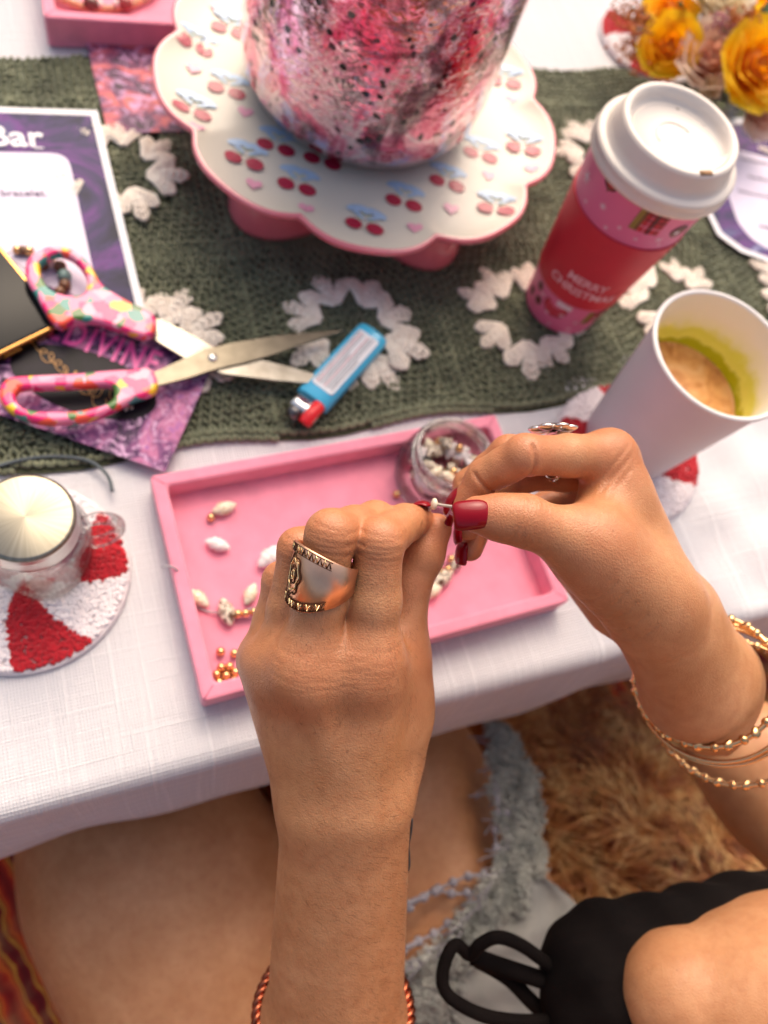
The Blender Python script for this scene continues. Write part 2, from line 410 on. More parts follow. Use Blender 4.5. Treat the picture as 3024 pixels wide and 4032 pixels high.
# cream shells: a fan of puffed strands, one mesh per kind shared by every petal
def petal_mesh(seed, spread):
    r2 = random.Random(seed); it = []
    for a0, L_ in ((-spread, .0235), (0, .0265), (spread, .0235)):
        a0 += r2.uniform(-.06, .06); L_ *= r2.uniform(.93, 1.07)
        for k in range(5):
            b = (k-2)/2
            for s in range(6):
                q = (s+.5)/6; wid = .0017+.0032*q**1.1
                d = np.array([math.cos(a0), math.sin(a0), 0]); n = np.array([-d[1], d[0], 0])
                p = d*(L_*q*(1-.17*b*b*q))+n*(b*wid)+np.array([0, 0, .0008+.0020*math.sin(PI*q**.9*.93)*(1-.35*b*b)+r2.uniform(-.0002, .0002)])
                it.append((p, d+n*b*(.30 if q < .6 else -.35)+np.array([0, 0, .2 if s < 2 else -.2]), .0027, .00105+.0002*q, .0012))
    dummy = bpy.data.objects.new('petal_source', None); C.objects.link(dummy)
    o = lobes_obj('petal', dummy, it, cream.m); me = o.data; bpy.data.objects.remove(o); bpy.data.objects.remove(dummy); return me
PM = [petal_mesh(3, .70), petal_mesh(4, .64), petal_mesh(5, .76)]
for ci, cj in cells:
    cu, cv = ci*SQ, cj*(SQ+.016)
    for k in range(8):
        a = 2*PI*(k+.5)/8+jit(.17); m = 1/max(abs(math.cos(a)), abs(math.sin(a)))**.25
        rr = .0225*m+jit(.0026); p = rn(cu+rr*math.cos(a), cv+rr*math.sin(a), .0030)
        if p[0] < -.30 or p[0] > .62: continue
        inst('petal', PM[rnd.randrange(3)], runner, p-origin(runner), (jit(.12), jit(.12), a+RT+jit(.3)), (1.10+jit(.16), 1.10+jit(.2), 1.15))
# ------------------------------------------------------------------ objects on the table
gold = plain('gold', srgb(230, 184, 130), .2, .06, 90, metal=1.0)
pinkfelt = plain('pink_felt', srgb(234, 142, 164), .9, .09, 70, .4, 1100, sheen=.3)
def glassm(name, col, rough=.03, k=.7):
    """Thin clear glass: tinted see-through wall with a Fresnel reflection."""
    t = NT(name); tr = t.n('BsdfTransparent'); tr.inputs[0].default_value = col; gl = t.n('BsdfGlossy'); gl.inputs['Roughness'].default_value = rough
    lw = t.n('LayerWeight'); lw.inputs['Blend'].default_value = .26; v = t.coord()
    f = t.math('MULTIPLY_ADD', lw.outputs['Fresnel'], k, .02, True)
    bp = t.n('Bump'); bp.inputs['Strength'].default_value = .25; bp.inputs['Distance'].default_value = .002; t.l(t.noise(v, 90, 2), bp.inputs['Height']); t.l(bp.outputs[0], gl.inputs['Normal'])
    mx = t.n('MixShader'); t.l(f, mx.inputs[0]); t.l(tr.outputs[0], mx.inputs[1]); t.l(gl.outputs[0], mx.inputs[2]); t.l(mx.outputs[0], t.out.inputs['Surface']); return t.m
glass = glassm('clear_glass', (.995, .998, .998, 1))
steel = plain('steel', (.62, .60, .57, 1), .28, .06, 200, metal=1.0)
white_card = plain('white_paper', (.80, .79, .82, 1), .6, .03, 30)

# pink craft trays
def tray(name, label, c, th, Lx, Ly, h, wall):
    root = thing(name, label, 'tray', (c[0], c[1], 0.0008), 'pink felt craft trays')
    def ring(ax, ay, z):
        b = rounded([(-ax, -ay), (ax, -ay), (ax, ay), (-ax, ay)], .003, 4); return np.c_[rot_z(np.c_[b, 0*b[:, 0]], th)[:, :2]+np.array(c), np.full(len(b), z)]
    def loft(rs, cap0, cap1):
        n = len(rs[0]); V = np.concatenate(rs); F = []
        for i in range(len(rs)-1):
            for j in range(n): F.append((i*n+j, i*n+(j+1) % n, (i+1)*n+(j+1) % n, (i+1)*n+j))
        if cap1: F.append(tuple((len(rs)-1)*n+j for j in range(n)))
        if cap0: F.append(tuple(range(n))[::-1])
        return V, F
    a, b = Lx/2, Ly/2; z0 = .0008
    V, F = loft([ring(a-.001, b-.001, z0), ring(a, b, z0+.001), ring(a, b, h-.0015), ring(a-.0005, b-.0005, h-.0004), ring(a-.0018, b-.0018, h), ring(a-wall+.0015, b-wall+.0015, h), ring(a-wall+.0003, b-wall+.0003, h-.0008), ring(a-wall, b-wall, h-.002), ring(a-wall, b-wall, .0042)], True, False)
    part('frame', root, V, F, pinkfelt, False)
    V, F = loft([ring(a-wall+.002, b-wall+.002, .0025), ring(a-wall+.002, b-wall+.002, .0045)], True, True); part('floor_panel', root, V, F, pinkfelt, False)
    # mitre seams at the corners
    for sx, sy in ((-1, -1), (1, -1), (1, 1), (-1, 1)):
        p = np.array([[sx*(a-.0012), sy*(b-.0012), h], [sx*(a-wall+.001), sy*(b-wall+.001), h]]); p = rot_z(p, th)+np.array([c[0], c[1], .00005])
        V, F = tube(p, .00025, 5); part('seam', root, V, F, plain('seam_pink', srgb(196, 92, 118), .9))
    return root
T1C, T1A = (.0938, .1748), .3143
tray('craft_tray', 'pink felt tray under the hands, holding loose shells and gold beads', T1C, T1A, .2333, .1375, .0205, .0085)
p0 = at(192, 190, 0); ta = .235
cx_, cy_ = p0[0]+.1166*math.cos(ta)-.067*math.sin(ta), p0[1]+.1166*math.sin(ta)+.067*math.cos(ta)
tray('craft_tray', 'pink felt tray with finished bracelets, behind the purple picture card', (cx_, cy_), ta, .2333, .134, .0255, .0085)

# printed papers
def print_mat(name, stops, scale=14, dist=2.2, rough=.35, hi=None, d2=0):
    t = NT(name); v = t.coord('Object'); stops = [(.5+(p_-.5)*.62, c_) for p_, c_ in stops]; c = t.ramp(t.noise(v, scale, 6, .6, dist), stops)
    if hi: c = t.mix(t.ramp(t.noise(v, scale*3.2, 5, .7, 1.5), [(.52, (0, 0, 0, 1)), (.66, (1, 1, 1, 1))]), c, hi)
    t.color(c); t.set(rough=.5, spec=.25); return t.m
def sheet(name, parent, poly, z, mat, th=.0006): V, F = slab(poly, z-th, z); return part(name, parent, V, F, mat, False)
def rect(o, u, w, a0, a1, b0, b1): return [tuple(o+u*a+w*b) for a, b in ((a0, b0), (a1, b0), (a1, b1), (a0, b1))]
def ccw(p):
    p = np.asarray(p); x, y = p[:, 0], p[:, 1]
    return p if (x*np.roll(y, -1)-np.roll(x, -1)*y).sum() > 0 else p[::-1]
def flat_text(name, parent, body, size, o, u, w, z, mat, bold=0.0, shear=0.0, align='CENTER', tall=1.0):
    V, F = text_mesh(body, size, bold, 0, align, shear, 1.16 if tall > 1 else 1.0)
    V = V*np.array([1, tall, 1]); P = np.c_[o[0]+V[:, 0]*u[0]+V[:, 1]*w[0], o[1]+V[:, 0]*u[1]+V[:, 1]*w[1], np.full(len(V), z)]
    return part(name, parent, P, F, mat, False)
def scribble(name, parent, o, u, w, L_, h, z, mat, n=7, r=.0004, seed=1):
    r2 = random.Random(seed); P = []
    if name == 'script':
        am = [r2.uniform(.35, 1.2) for _ in range(n+2)]
        for k in range(n*10+1):
            q = k/(n*10); a_ = 2*PI*n*q; f_ = np.interp(n*q, range(n+2), am); P.append(np.r_[o+u*(L_*q-.55*L_/n*math.sin(a_))+w*(h*.5*f_*math.cos(a_)+h*.25*f_*math.sin(.5*a_)), z])
    for k in range(0 if name == 'script' else n*4+1):
        q = k/(n*4); ph = k % 4
        P.append(np.r_[o+u*(L_*q+(.25*L_/n if ph == 1 else 0))+w*h*((0, .5, 0, -.35)[ph]*r2.uniform(.5, 1.2)), z])
    V, F = tube(smooth_path(P, 4), r, 5); V[:, 2] = z+(V[:, 2]-z)*.3; return part(name, parent, V, F, mat)
# picture card with pink capitals
Rc = at(868, 1374, .008)[:2]; u = np.array([-.965, .262]); u /= np.linalg.norm(u); wv_ = np.array([-u[1]*-1, u[0]]); wv_ = np.array([-.262, -.965])/np.linalg.norm([.262, .965])
cz = .0086
card = thing('picture_card', 'purple picture card lettered DIVINE under the flowered scissors', 'card', np.r_[Rc+u*.074+wv_*.049, cz-.001])
sheet('paper', card, ccw(rect(Rc, u, wv_, 0, .148, 0, .098)), cz, print_mat('purple_clouds', [(.25, srgb(16, 8, 22)), (.40, srgb(66, 30, 76)), (.52, srgb(124, 66, 118)), (.66, srgb(190, 112, 150)), (.8, srgb(120, 80, 170))], 34, 1.6, .35, srgb(214, 170, 205)))
def cp(a, b): return Rc+u*a+wv_*b
blk = [cp(.068+.046*math.cos(t), .058+.022*math.sin(t)) for t in np.linspace(0, 2*PI, 40, endpoint=False)]
sheet('dark_panel', card, ccw(blk), cz+.0003, print_mat('black_print', [(.3, srgb(10, 7, 12)), (.7, srgb(26, 18, 30))], 30), .0002)
flat_text('lettering', card, 'EDIVINE', .0172, cp(.067, .0290), -u, -wv_, cz+.0006, plain('magenta_print', srgb(226, 84, 160), .4, .08), .00045, tall=1.5)
gpr = plain('gold_print', srgb(196, 150, 96), .35, .1, metal=.4)
scribble('script', card, cp(.104, .046), -u*.93-wv_*-.36, -wv_, .030, .010, cz+.0006, gpr, 5, .00035, 4)
scribble('script', card, cp(.074, .058), -u*.93-wv_*-.36, -wv_, .024, .012, cz+.0006, gpr, 4, .00035, 9)
scribble('script', card, cp(.050, .060), -u*.93-wv_*-.36, -wv_, .014, .011, cz+.0006, gpr, 3, .00035, 2)
# second picture card, by the far tray
Rc2 = at(337, 164, .004)[:2]; u2 = np.array([.954, .30]); u2 /= np.linalg.norm(u2); w2 = np.array([u2[1], -u2[0]])
card2 = thing('picture_card', 'mauve and coral picture card between far tray and cake stand', 'card', np.r_[Rc2+u2*.074+w2*.045, .0048])
sheet('paper', card2, ccw(rect(Rc2, u2, w2, 0, .148, 0, .096)), .0056, print_mat('coral_clouds', [(.25, srgb(44, 30, 40)), (.42, srgb(92, 48, 86)), (.55, srgb(176, 84, 104)), (.66, srgb(212, 108, 96)), (.8, srgb(134, 90, 156))], 26, 1.8, .35, srgb(206, 160, 200)))
scribble('script', card2, Rc2+u2*.044+w2*.033, u2, -w2, .03, .008, .006, gpr, 5, .0005, 12)
# printed sign, "... Bar"
Rs = at(385, 452, .004)[:2]; us = np.array([-.975, -.222]); us /= np.linalg.norm(us); ws = np.array([-us[1]*-1, us[0]]); ws = np.array([.30, -.954]); ws /= np.linalg.norm(ws)
serif = plain('white_ink', (.85, .84, .86, 1), .5)
sign = thing('printed_sign', 'white bordered purple sign ending in the word Bar', 'sign', np.r_[Rs+us*.07+ws*.1, .004])
sz = .0079
sheet('paper', sign, ccw(rect(Rs, us, ws, 0, .150, 0, .208)), sz, white_card)
sheet('purple_print', sign, ccw(rect(Rs, us, ws, .0052, .145, .0055, .202)), sz+.0003, print_mat('violet_paint', [(.28, srgb(22, 20, 46)), (.42, srgb(52, 42, 84)), (.54, srgb(100, 50, 122)), (.64, srgb(70, 66, 110)), (.74, srgb(140, 136, 176)), (.84, srgb(34, 32, 64))], 15, 1.4, .45), .0002)
sheet('text_panel', sign, ccw(rounded(rect(Rs, us, ws, .027, .125, .043, .178), .012)), sz+.0006, plain('pale_lilac_paper', (.72, .64, .78, 1), .6, .03), .0002)
flat_text('lettering', sign, 'Bar', .027, Rs+us*.0600+ws*.029, -us, -ws, sz+.0008, serif, .0005)
for da, db, wl in ((.0215, -.0112, .0062), (.0215, .0100, .0062), (-.0165, .0100, .0058)):
    o_ = Rs+us*(.0600+da*.9)+ws*(.029+db*.9); sheet('serif', sign, ccw(rect(o_, us, ws, -wl/2, wl/2, 0, .0012)), sz+.0008, serif, .0001)
ink = plain('grey_ink', srgb(90, 76, 100), .7)
flat_text('lettering', sign, 'bracelet.', .0085, Rs+us*.0605+ws*.080, -us, -ws, sz+.0009, ink, .0001)
# second printed sheet at the edge of the runner
q = [at(x, y, .006)[:2] for x, y in ((2868, 470), (2778, 843), (2821, 930), (2913, 997), (3024, 1037))]
far = thing('printed_sheet', 'purple bordered sheet with curling corner behind the lidded pink cup', 'sheet of paper', np.r_[q[2]+np.array([.05, .06]), .005])
poly = [q[0], q[1], q[2], q[3], q[4], q[4]+np.array([.10, .012]), q[0]+np.array([.15, .035])]
cen = np.mean(poly, 0)
sheet('paper', far, ccw(poly), .0080, white_card)
sheet('purple_print', far, ccw([cen+(p-cen)*.925 for p in np.array(poly)]), .0083, bpy.data.materials['violet_paint'], .0002)
pp = [at(x, y, .008)[:2] for x, y in ((2895, 590), (2862, 760), (2905, 880), (2960, 945), (3030, 985))]+[at(3300, 1080, .008)[:2], at(3330, 700, .008)[:2]]
sheet('text_panel', far, ccw(rounded(pp, .006)), .0086, bpy.data.materials['pale_lilac_paper'], .0002)
for k, (xa, ya, xb, yb) in enumerate(((2915, 625, 3060, 655), (2945, 695, 3080, 725), (2905, 752, 3060, 785), (2990, 890, 3080, 910))):
    a, b = at(xa, ya, .0088), at(xb, yb, .0088); d = (b-a)[:2]; L_ = np.linalg.norm(d); d /= L_
    scribble('text_line', far, a[:2], d, np.array([-d[1], d[0]]), L_, .0045, .0089, ink, 12, .00035, k)

# phone with gold edge
Pc = at(216, 1262, .018)[:2]; d1 = np.array([-.665, .747]); d1 /= np.linalg.norm(d1); d2 = np.array([d1[1]*-1, d1[0]]); d2 = np.array([-.747, -.665])
phone = thing('phone', 'gold edged phone with dark glossy glass, partly beneath scissors', 'phone', np.r_[Pc+d1*.037+d2*.07, .0065])
o_ = rounded(ccw(rect(Pc-(d1+d2)*.004, d1, d2, 0, .078, 0, .155)), .011, 7)
brass = plain('gold_rim', srgb(196, 146, 84), .16, .12, 60, metal=1.0)
V, F = slab(o_, .0094, .0172, .0012); part('body', phone, V, F, brass)
scr = NT('dark_glass'); scr.color((.012, .012, .013, 1)); scr.set(rough=.05, coat=0.0, spec=.10)
V, F = slab(rounded(ccw(rect(Pc-(d1+d2)*.004, d1, d2, .0022, .0758, .0022, .1528)), .0095, 7), .0170, .0178, .0004); part('screen', phone, V, F, scr.m)
for b0 in (.030, .052):
    e = Pc-(d1+d2)*.004
    P = [np.r_[e+d2*b-d1*.00045, .0132] for b in (b0, b0+.013)]
    V, F = tube(smooth_path(P, 5), .0014, 8); part('side_button', phone, V, F, plain('dark_gold', srgb(90, 60, 30), .25, metal=1.0))

# lighter
lp = [at(x, y, .013)[:2] for x, y in ((1190, 1478), (1282, 1560), (1505, 1352), (1420, 1300))]
b0 = (at(1170, 1530, .010)[:2]+at(1280, 1650, .010)[:2])/2; b1 = at(1468, 1322, .010)[:2]
la = b1-b0; LL = np.linalg.norm(la); la /= LL; lw = np.array([-la[1], la[0]])
lighter = thing('lighter', 'blue disposable lighter with white warning label lying on the runner', 'lighter', np.r_[(b0+b1)/2, .0045])
blue = plain('blue_plastic', srgb(72, 186, 226), .3, .05, 40, coat=.3)
def along(sec, stations, mat, name):
    """Loft an ellipse section along the lighter's length: stations of (distance, half width, half height, centre height)."""
    n = 28; a = np.linspace(0, 2*PI, n, endpoint=False); V = []; F = []
    for s, hw, hh, zc in stations:
        ca, sa = np.sign(np.cos(a))*abs(np.cos(a))**sec, np.sign(np.sin(a))*abs(np.sin(a))**sec
        for c_, s_ in zip(ca, sa): V.append(np.r_[b0+la*s+lw*hw*c_, zc+hh*s_])
    m = len(stations)
    for i in range(m-1):
        for j in range(n): F.append((i*n+j, i*n+(j+1) % n, (i+1)*n+(j+1) % n, (i+1)*n+j))
    F.append(tuple(range(n))[::-1]); F.append(tuple((m-1)*n+j for j in range(n)))
    return part(name, lighter, V, F, mat)
zc = .0052+.0068
along(.75, [(.0, .0112, .0062, zc), (.0008, .0122, .0068, zc), (LL-.003, .0122, .0068, zc), (LL-.0008, .0116, .0063, zc), (LL, .0100, .0050, zc)], blue, 'body')
along(.7, [(-.0125, .0098, .0052, zc), (-.0120, .0106, .0058, zc), (-.0002, .0110, .0061, zc)], plain('chrome', (.75, .73, .70, 1), .12, metal=1.0), 'hood')
V, F = tube([np.r_[b0-la*.0105+lw*(.0035+q*.0), zc-.0045+q*.009] for q in (0, 1)], .0048, 18); 
wh = [np.r_[b0-la*.014-lw*x, zc+.0002] for x in (-.0075, .0005)]
V, F = tube(wh, .0052, 20); part('spark_wheel', lighter, V, F, plain('dark_steel', (.16, .15, .15, 1), .35, metal=1.0))
V, F = tube(smooth_path([np.r_[b0-la*x-lw*.0062, zc+zz] for x, zz in ((.001, .0035), (.010, .0042), (.0175, .0015))], 5), [.0046]*10+[.0036], 12); part('thumb_button', lighter, V, F, plain('red_plastic', srgb(226, 36, 44), .3))
lb = rounded(ccw(rect(b0, la, lw, .009, LL-.008, -.0088, .0080)), .0022)
sheet('label', lighter, lb, zc+.0071, white_card, .0003)
for k in range(8):
    yk = .0068-.0019*k; red = k in (1, 4)
    o__ = b0+la*(.0115 if k % 3 else .0125)+lw*yk
    scribble('text_line', lighter, o__, la, lw, (LL-.022)*(.6 if k in (3, 7) else 1), .0010, zc+.0073, plain('red_ink', srgb(200, 50, 60), .6) if red else plain('label_ink', srgb(60, 60, 74), .6), 16, .00022, k)

# scissors
def px_poly(pts, s, x0, y0, z): return [at(x0+a/s, y0+b/s, z)[:2] for a, b in pts]
floral = NT('floral_handle'); v = floral.coord()
vc = floral.voro(floral.mix(.006, v, floral.noisec(v, 90, 2)), 150, 'Color')
sep = floral.n('SeparateColor'); floral.l(vc, sep.inputs[0])
fl = floral.ramp(sep.outputs[0], [(0, srgb(238, 120, 158)), (.26, srgb(232, 30, 112)), (.46, srgb(244, 160, 180)), (.58, srgb(244, 194, 20)), (.69, srgb(60, 140, 130)), (.79, srgb(244, 84, 60)), (.87, srgb(70, 112, 40)), (.94, srgb(244, 150, 176))], 'CONSTANT')
floral.color(fl); floral.set(rough=.3, coat=.4)
SZ = .0225
scis = thing('scissors', 'open scissors with flower patterned pink handles lying across the cards', 'scissors', np.r_[at(845, 1408, .015)[:2], .008])
def handle(outer, inner, z):
    lo_, li_ = px_poly(outer, 2.37, 0, 900, z), px_poly(inner, 2.37, 0, 900, z)
    so, si = smooth_path(lo_, 5, True), smooth_path(li_, 5, True)
    V, F = curve_mesh([[tuple(p) for p in so], [tuple(p) for p in si]], .0012, .0026, 3)
    part('handle', scis, V+np.array([0, 0, z-.0038]), F, floral.m)
# outlines are inset by the rounding so that the finished handle has the traced width
handle([(360, 225), (500, 180), (665, 212), (805, 335), (895, 490), (985, 575), (1200, 700), (1410, 815), (1375, 965), (1130, 898), (900, 826), (680, 815), (565, 865), (495, 818), (375, 615), (285, 455), (275, 335), (310, 262)],
       [(352, 285), (515, 192), (690, 238), (808, 365), (850, 500), (810, 608), (705, 642), (550, 625), (425, 562), (350, 450), (328, 360)], SZ+.003)
handle([(170, 1400), (450, 1385), (700, 1374), (1000, 1345), (1240, 1334), (1385, 1325), (1422, 1478), (1200, 1568), (1000, 1664), (800, 1735), (500, 1765), (280, 1736), (100, 1652), (32, 1556), (44, 1466), (95, 1416)],
       [(195, 1447), (700, 1428), (1005, 1416), (1100, 1480), (1082, 1600), (960, 1672), (750, 1722), (500, 1734), (240, 1712), (122, 1632), (92, 1545), (128, 1482)], SZ)
bladem = NT('blade_steel'); v = bladem.coord('Object', (1, 1, 1)); bladem.color(bladem.ramp(bladem.noise(v, 120, 3), [(.3, (.24, .22, .185, 1)), (.7, (.34, .32, .28, 1))])); bladem.set(rough=.34, metal=1.0); bladem = bladem.m
dark_blade = plain('darker_blade_steel', (.17, .15, .115, 1), .36, .15, 120, metal=1.0)  # upper blade in a darker steel tone than the lower one
def blade(pts, z, th, mt=None):
    V, F = slab(ccw(px_poly(pts, 1.0973, 0, 900, z)), z-th, z, .0004); part('blade', scis, V, F, mt or bladem, False)
blade([(640, 380), (700, 392), (800, 440), (905, 500), (1010, 545), (1130, 565), (1250, 595), (1345, 622), (1400, 655), (1330, 668), (1180, 655), (970, 628), (880, 600), (790, 555), (650, 470)], .0172, .0016)
blade([(630, 612), (665, 618), (790, 562), (885, 520), (1010, 490), (1200, 460), (1380, 444), (1490, 438), (1400, 470), (1290, 505), (1180, 545), (1060, 578), (940, 605), (800, 650), (670, 682), (640, 680)], .0189, .0016, dark_blade)
pv = at(838, 1408, .019); V, F = lathe([(.0001, .0203), (.0018, .0202), (.0029, .0196), (.0031, .0188)], (pv[0], pv[1], 0), 24); part('pivot_screw', scis, V, F, steel)

# beaded bracelet on the sign, behind the scissor handle
brc = [plain('brown_stone', srgb(120, 84, 60), .25, .3, 200), plain('teal_stone', srgb(128, 158, 150), .25, .2, 200), plain('pearl', srgb(222, 206, 196), .2, .05, 200), gold]
bb = thing('bead_bracelet', 'bracelet of brown, pearl, teal and gold beads behind the scissor handle', 'bracelet', at(205, 1065, .008))
bp = smooth_path([at(x/2.37, 900+y/2.37, .0115) for x, y in ((60, 250), (160, 200), (280, 205), (390, 300), (480, 320), (560, 350), (600, 440), (590, 530), (540, 600), (430, 560), (300, 420), (150, 320))], 6, True)
V, F = tube(bp, .0004, 5, True); part('cord', bb, V, F, plain('grey_cord', srgb(150, 146, 150), .6))
for x, y, r, m in ((160, 200, .0030, 3), (215, 205, .0034, 0), (272, 210, .0033, 3), (400, 330, .0046, 0), (480, 318, .0042, 2), (560, 352, .0042, 0), (602, 440, .0046, 1), (605, 530, .0040, 0), (560, 590, .0036, 0)):
    V, F = ball(at(x/2.37, 900+y/2.37, .0115), r, 14, 10); part('bead', bb, V, F, brc[m])

# dark cord at the corner of the runner
P = smooth_path([at(x, y, .006) for x, y in ((-120, 1870), (0, 1832), (110, 1806), (220, 1797), (330, 1808), (395, 1842), (430, 1885), (442, 1935))], 6)
V, F = tube(P, .0011, 8); tag(part('cord', None, V, F, plain('charcoal_cord', srgb(84, 92, 96), .7), at0=P[20]), 'thin charcoal cord curling from the runner corner towards the jar', 'cord')

# round crocheted coasters, candy striped
redy = plain('red_yarn', srgb(184, 12, 32), .95, .2, 200, .5, 1500, sheen=.3); whity = plain('white_yarn', srgb(238, 228, 229), .95, .06, 200, .5, 1500, sheen=.2)
def coaster(label, c, r, a0, n=8, z=.0012):
    root = thing('coaster', label, 'coaster', (c[0], c[1], z), 'red and white candy coasters')
    V, F = lathe([(.0005, z), (r, z), (r+.0015, z+.0015), (r+.0005, z+.0034), (r-.003, z+.0036), (.0005, z+.0034)], (c[0], c[1], 0), 72); part('rim', root, V, F, whity)
    for s in range(n):
        m = redy if s % 2 else whity; it = []
        for k in range(760):
            q = math.sqrt(rnd.random())*(r-.001); a = a0+(s+rnd.random())*2*PI/n+.45*(q/r-1)
            it.append((np.array([c[0]+q*math.cos(a), c[1]+q*math.sin(a), z+.0042+jit(.0006)]), np.array([jit(1), jit(1), jit(.6)]), .0020, .0013, .0012))
        tag(lobes_obj('wedge', root, it, m), kind='stuff') if False else lobes_obj('wedge', root, it, m)
    return root
coaster('red and white candy striped coaster under the square lidded jar'.replace('square ', 'small steel '), (-.100, .143), .0555, R(-40)-.0+R(45)*0+R(-45+45))
coaster('red and white candy striped coaster under the white latte cup', (.2924, .2680), .0560, R(22))
coaster('red and white candy striped coaster behind the flowers', (.383, .737), .0555, R(10))

# small mason jar with steel lid and handle
jc = np.array([-.0905, .1525]); JZ = .0062
jar = thing('mason_jar', 'small glass mug jar with brushed steel lid on candy coaster', 'jar', (jc[0], jc[1], JZ))
outp = [(.0005, JZ), (.021, JZ), (.0248, JZ+.002), (.0272, JZ+.008), (.0277, JZ+.02), (.0274, JZ+.036), (.0258, JZ+.044), (.0228, JZ+.049), (.0222, JZ+.056)]
inp = [(.0202, JZ+.056), (.0208, JZ+.049), (.0240, JZ+.043), (.0256, JZ+.035), (.0258, JZ+.02), (.0252, JZ+.009), (.0225, JZ+.0045), (.0005, JZ+.0040)]
V, F = lathe(outp+inp, (jc[0], jc[1], 0), 64, lambda a: 1+.035*np.cos(4*(a-.5))); part('glass_body', jar, V, F, glass)
hp = smooth_path([np.r_[jc+np.array(d)*r_2, z] for d, r_2, z in (((.966, .26), .0260, JZ+.044), ((.966, .26), .0335, JZ+.047), ((.966, .26), .0415, JZ+.040), ((.966, .26), .0420, JZ+.026), ((.966, .26), .036, JZ+.016), ((.966, .26), .0268, JZ+.013))], 6)
V, F = tube(hp, .0036, 14); part('handle', jar, V, F, glass)
br = NT('brushed_lid'); v = br.coord()
grd = br.n('TexGradient'); grd.gradient_type = 'RADIAL'; br.l(v, grd.inputs[0])
mp = br.n('Mapping'); mp.inputs['Scale'].default_value = (1, 1, 1); 
spn = br.n('TexNoise', Scale=60.0, Detail=3.0); spn.noise_dimensions = '1D'; br.l(grd.outputs['Fac'], spn.inputs['W'])
br.color(br.ramp(spn.outputs[0], [(.3, (.34, .30, .225, 1)), (.7, (.42, .375, .285, 1))])); br.set(metal=1.0, rough=.40); br.b.inputs['Anisotropic'].default_value = .85
tg = br.n('Tangent'); tg.direction_type = 'RADIAL'; tg.axis = 'Z'; br.l(tg.outputs[0], br.b.inputs['Tangent'])
lc = np.array([jc[0], jc[1]]); lz = JZ+.0630
V, F = lathe([(.0002, lz), (.0216, lz), (.0230, lz-.0004), (.0238, lz-.0016)], (lc[0], lc[1], 0), 80); 
lidp = part('lid', jar, V, F, br.m)
lidp.location = (0, 0, 0); me = lidp.data
V, F = lathe([(.0238, lz-.0016), (.0240, lz-.0030), (.0237, lz-.0042), (.0241, lz-.0056), (.0241, lz-.0125), (.0246, lz-.0140), (.0240, lz-.0152), (.0225, lz-.0150)], (lc[0], lc[1], 0), 80); part('lid_band', jar, V, F, steel)

# cake stand
SC = (.081, .515); ZP = .0530
lob = lambda a: 1-.085*(1-np.abs(np.sin((a-R(172))*4.5)))**1.6
stand = thing('cake_stand', 'scalloped white cake stand with pink rim and printed cherries', 'cake stand', (SC[0], SC[1], .005))
porc = NT('glazed_white'); v = porc.coord(); porc.color(porc.ramp(porc.noise(v, 8, 3), [(.3, srgb(214, 204, 188)), (.7, srgb(222, 212, 198))])); porc.set(rough=.34, coat=.12, coatr=.1, spec=.3)
pk = NT('glazed_pink'); v = pk.coord(); pk.color(pk.ramp(pk.noise(v, 20, 4), [(.3, srgb(214, 106, 120)), (.7, srgb(228, 128, 138))])); pk.set(rough=.15, coat=.7, coatr=.06)
def blend_lathe(prof, n=216):
    V = []; a = np.linspace(0, 2*PI, n, endpoint=False)
    for r, z in prof:
        b = np.clip((r-.085)/.045, 0, 1); b = b*b*(3-2*b); k = 1+(lob(a)-1)*b
        dip = -.0016*np.clip((r-.105)/.025, 0, 1)*np.clip((.145-r)/.02, 0, 1)*np.abs(np.sin((a-R(172))*4.5))
        V.append(np.stack([SC[0]+r*k*np.cos(a), SC[1]+r*k*np.sin(a), z+dip], 1))
    V = np.concatenate(V); F = []
    for i in range(len(prof)-1):
        for j in range(n): F.append((i*n+j, i*n+(j+1) % n, (i+1)*n+(j+1) % n, (i+1)*n+j))
    return V, F
V, F = blend_lathe([(.0005, ZP), (.06, ZP), (.098, ZP), (.120, ZP+.0006), (.136, ZP+.0028), (.1450, ZP+.0062), (.1478, ZP+.0074)]); part('plate', stand, V, F, porc.m)
V, F = blend_lathe([(.1478, ZP+.0074), (.1498, ZP+.0078), (.1512, ZP+.0066), (.1512, ZP+.0042), (.1480, ZP+.0004), (.135, ZP-.0050), (.10, ZP-.0065), (.0005, ZP-.0065)]); part('underside', stand, V, F, pk.m)
V, F = lathe([(.0005, .0046), (.96, .0046), (1.0, .0065), (1.01, .012), (.99, .026), (.95, .040), (.93, ZP-.0062)][1:], (0, 0, 0), 160, lambda a: .1065+.0235*np.cos(5*(a-R(232))))
part('pedestal', stand, V+np.array([SC[0], SC[1], 0]), F, pk.m)
cherm = [plain('cherry_print', srgb(170, 28, 62), .4, .15, 200, coat=.15), plain('bow_print', srgb(172, 196, 224), .4, .08, 200, coat=.15), plain('stem_print', srgb(186, 200, 158), .4, .05, coat=.15), plain('heart_print', srgb(230, 158, 180), .4, .05, coat=.15)]
def disc2(cx, cy, rx, ry, n=14, rot=0.0):
    a = np.linspace(0, 2*PI, n, endpoint=False); x, y = rx*np.cos(a), ry*np.sin(a); c, s = math.cos(rot), math.sin(rot)
    return np.stack([cx+x*c-y*s, cy+x*s+y*c], 1)
def plate_z(p):
    r = math.hypot(p[0]-SC[0], p[1]-SC[1])/ (lob(math.atan2(p[1]-SC[1], p[0]-SC[0])) if r_big(p) else 1)
    return ZP+np.interp(r, [0, .098, .120, .136, .145], [0, 0, .0006, .0028, .0062])
def r_big(p): return math.hypot(p[0]-SC[0], p[1]-SC[1]) > .12
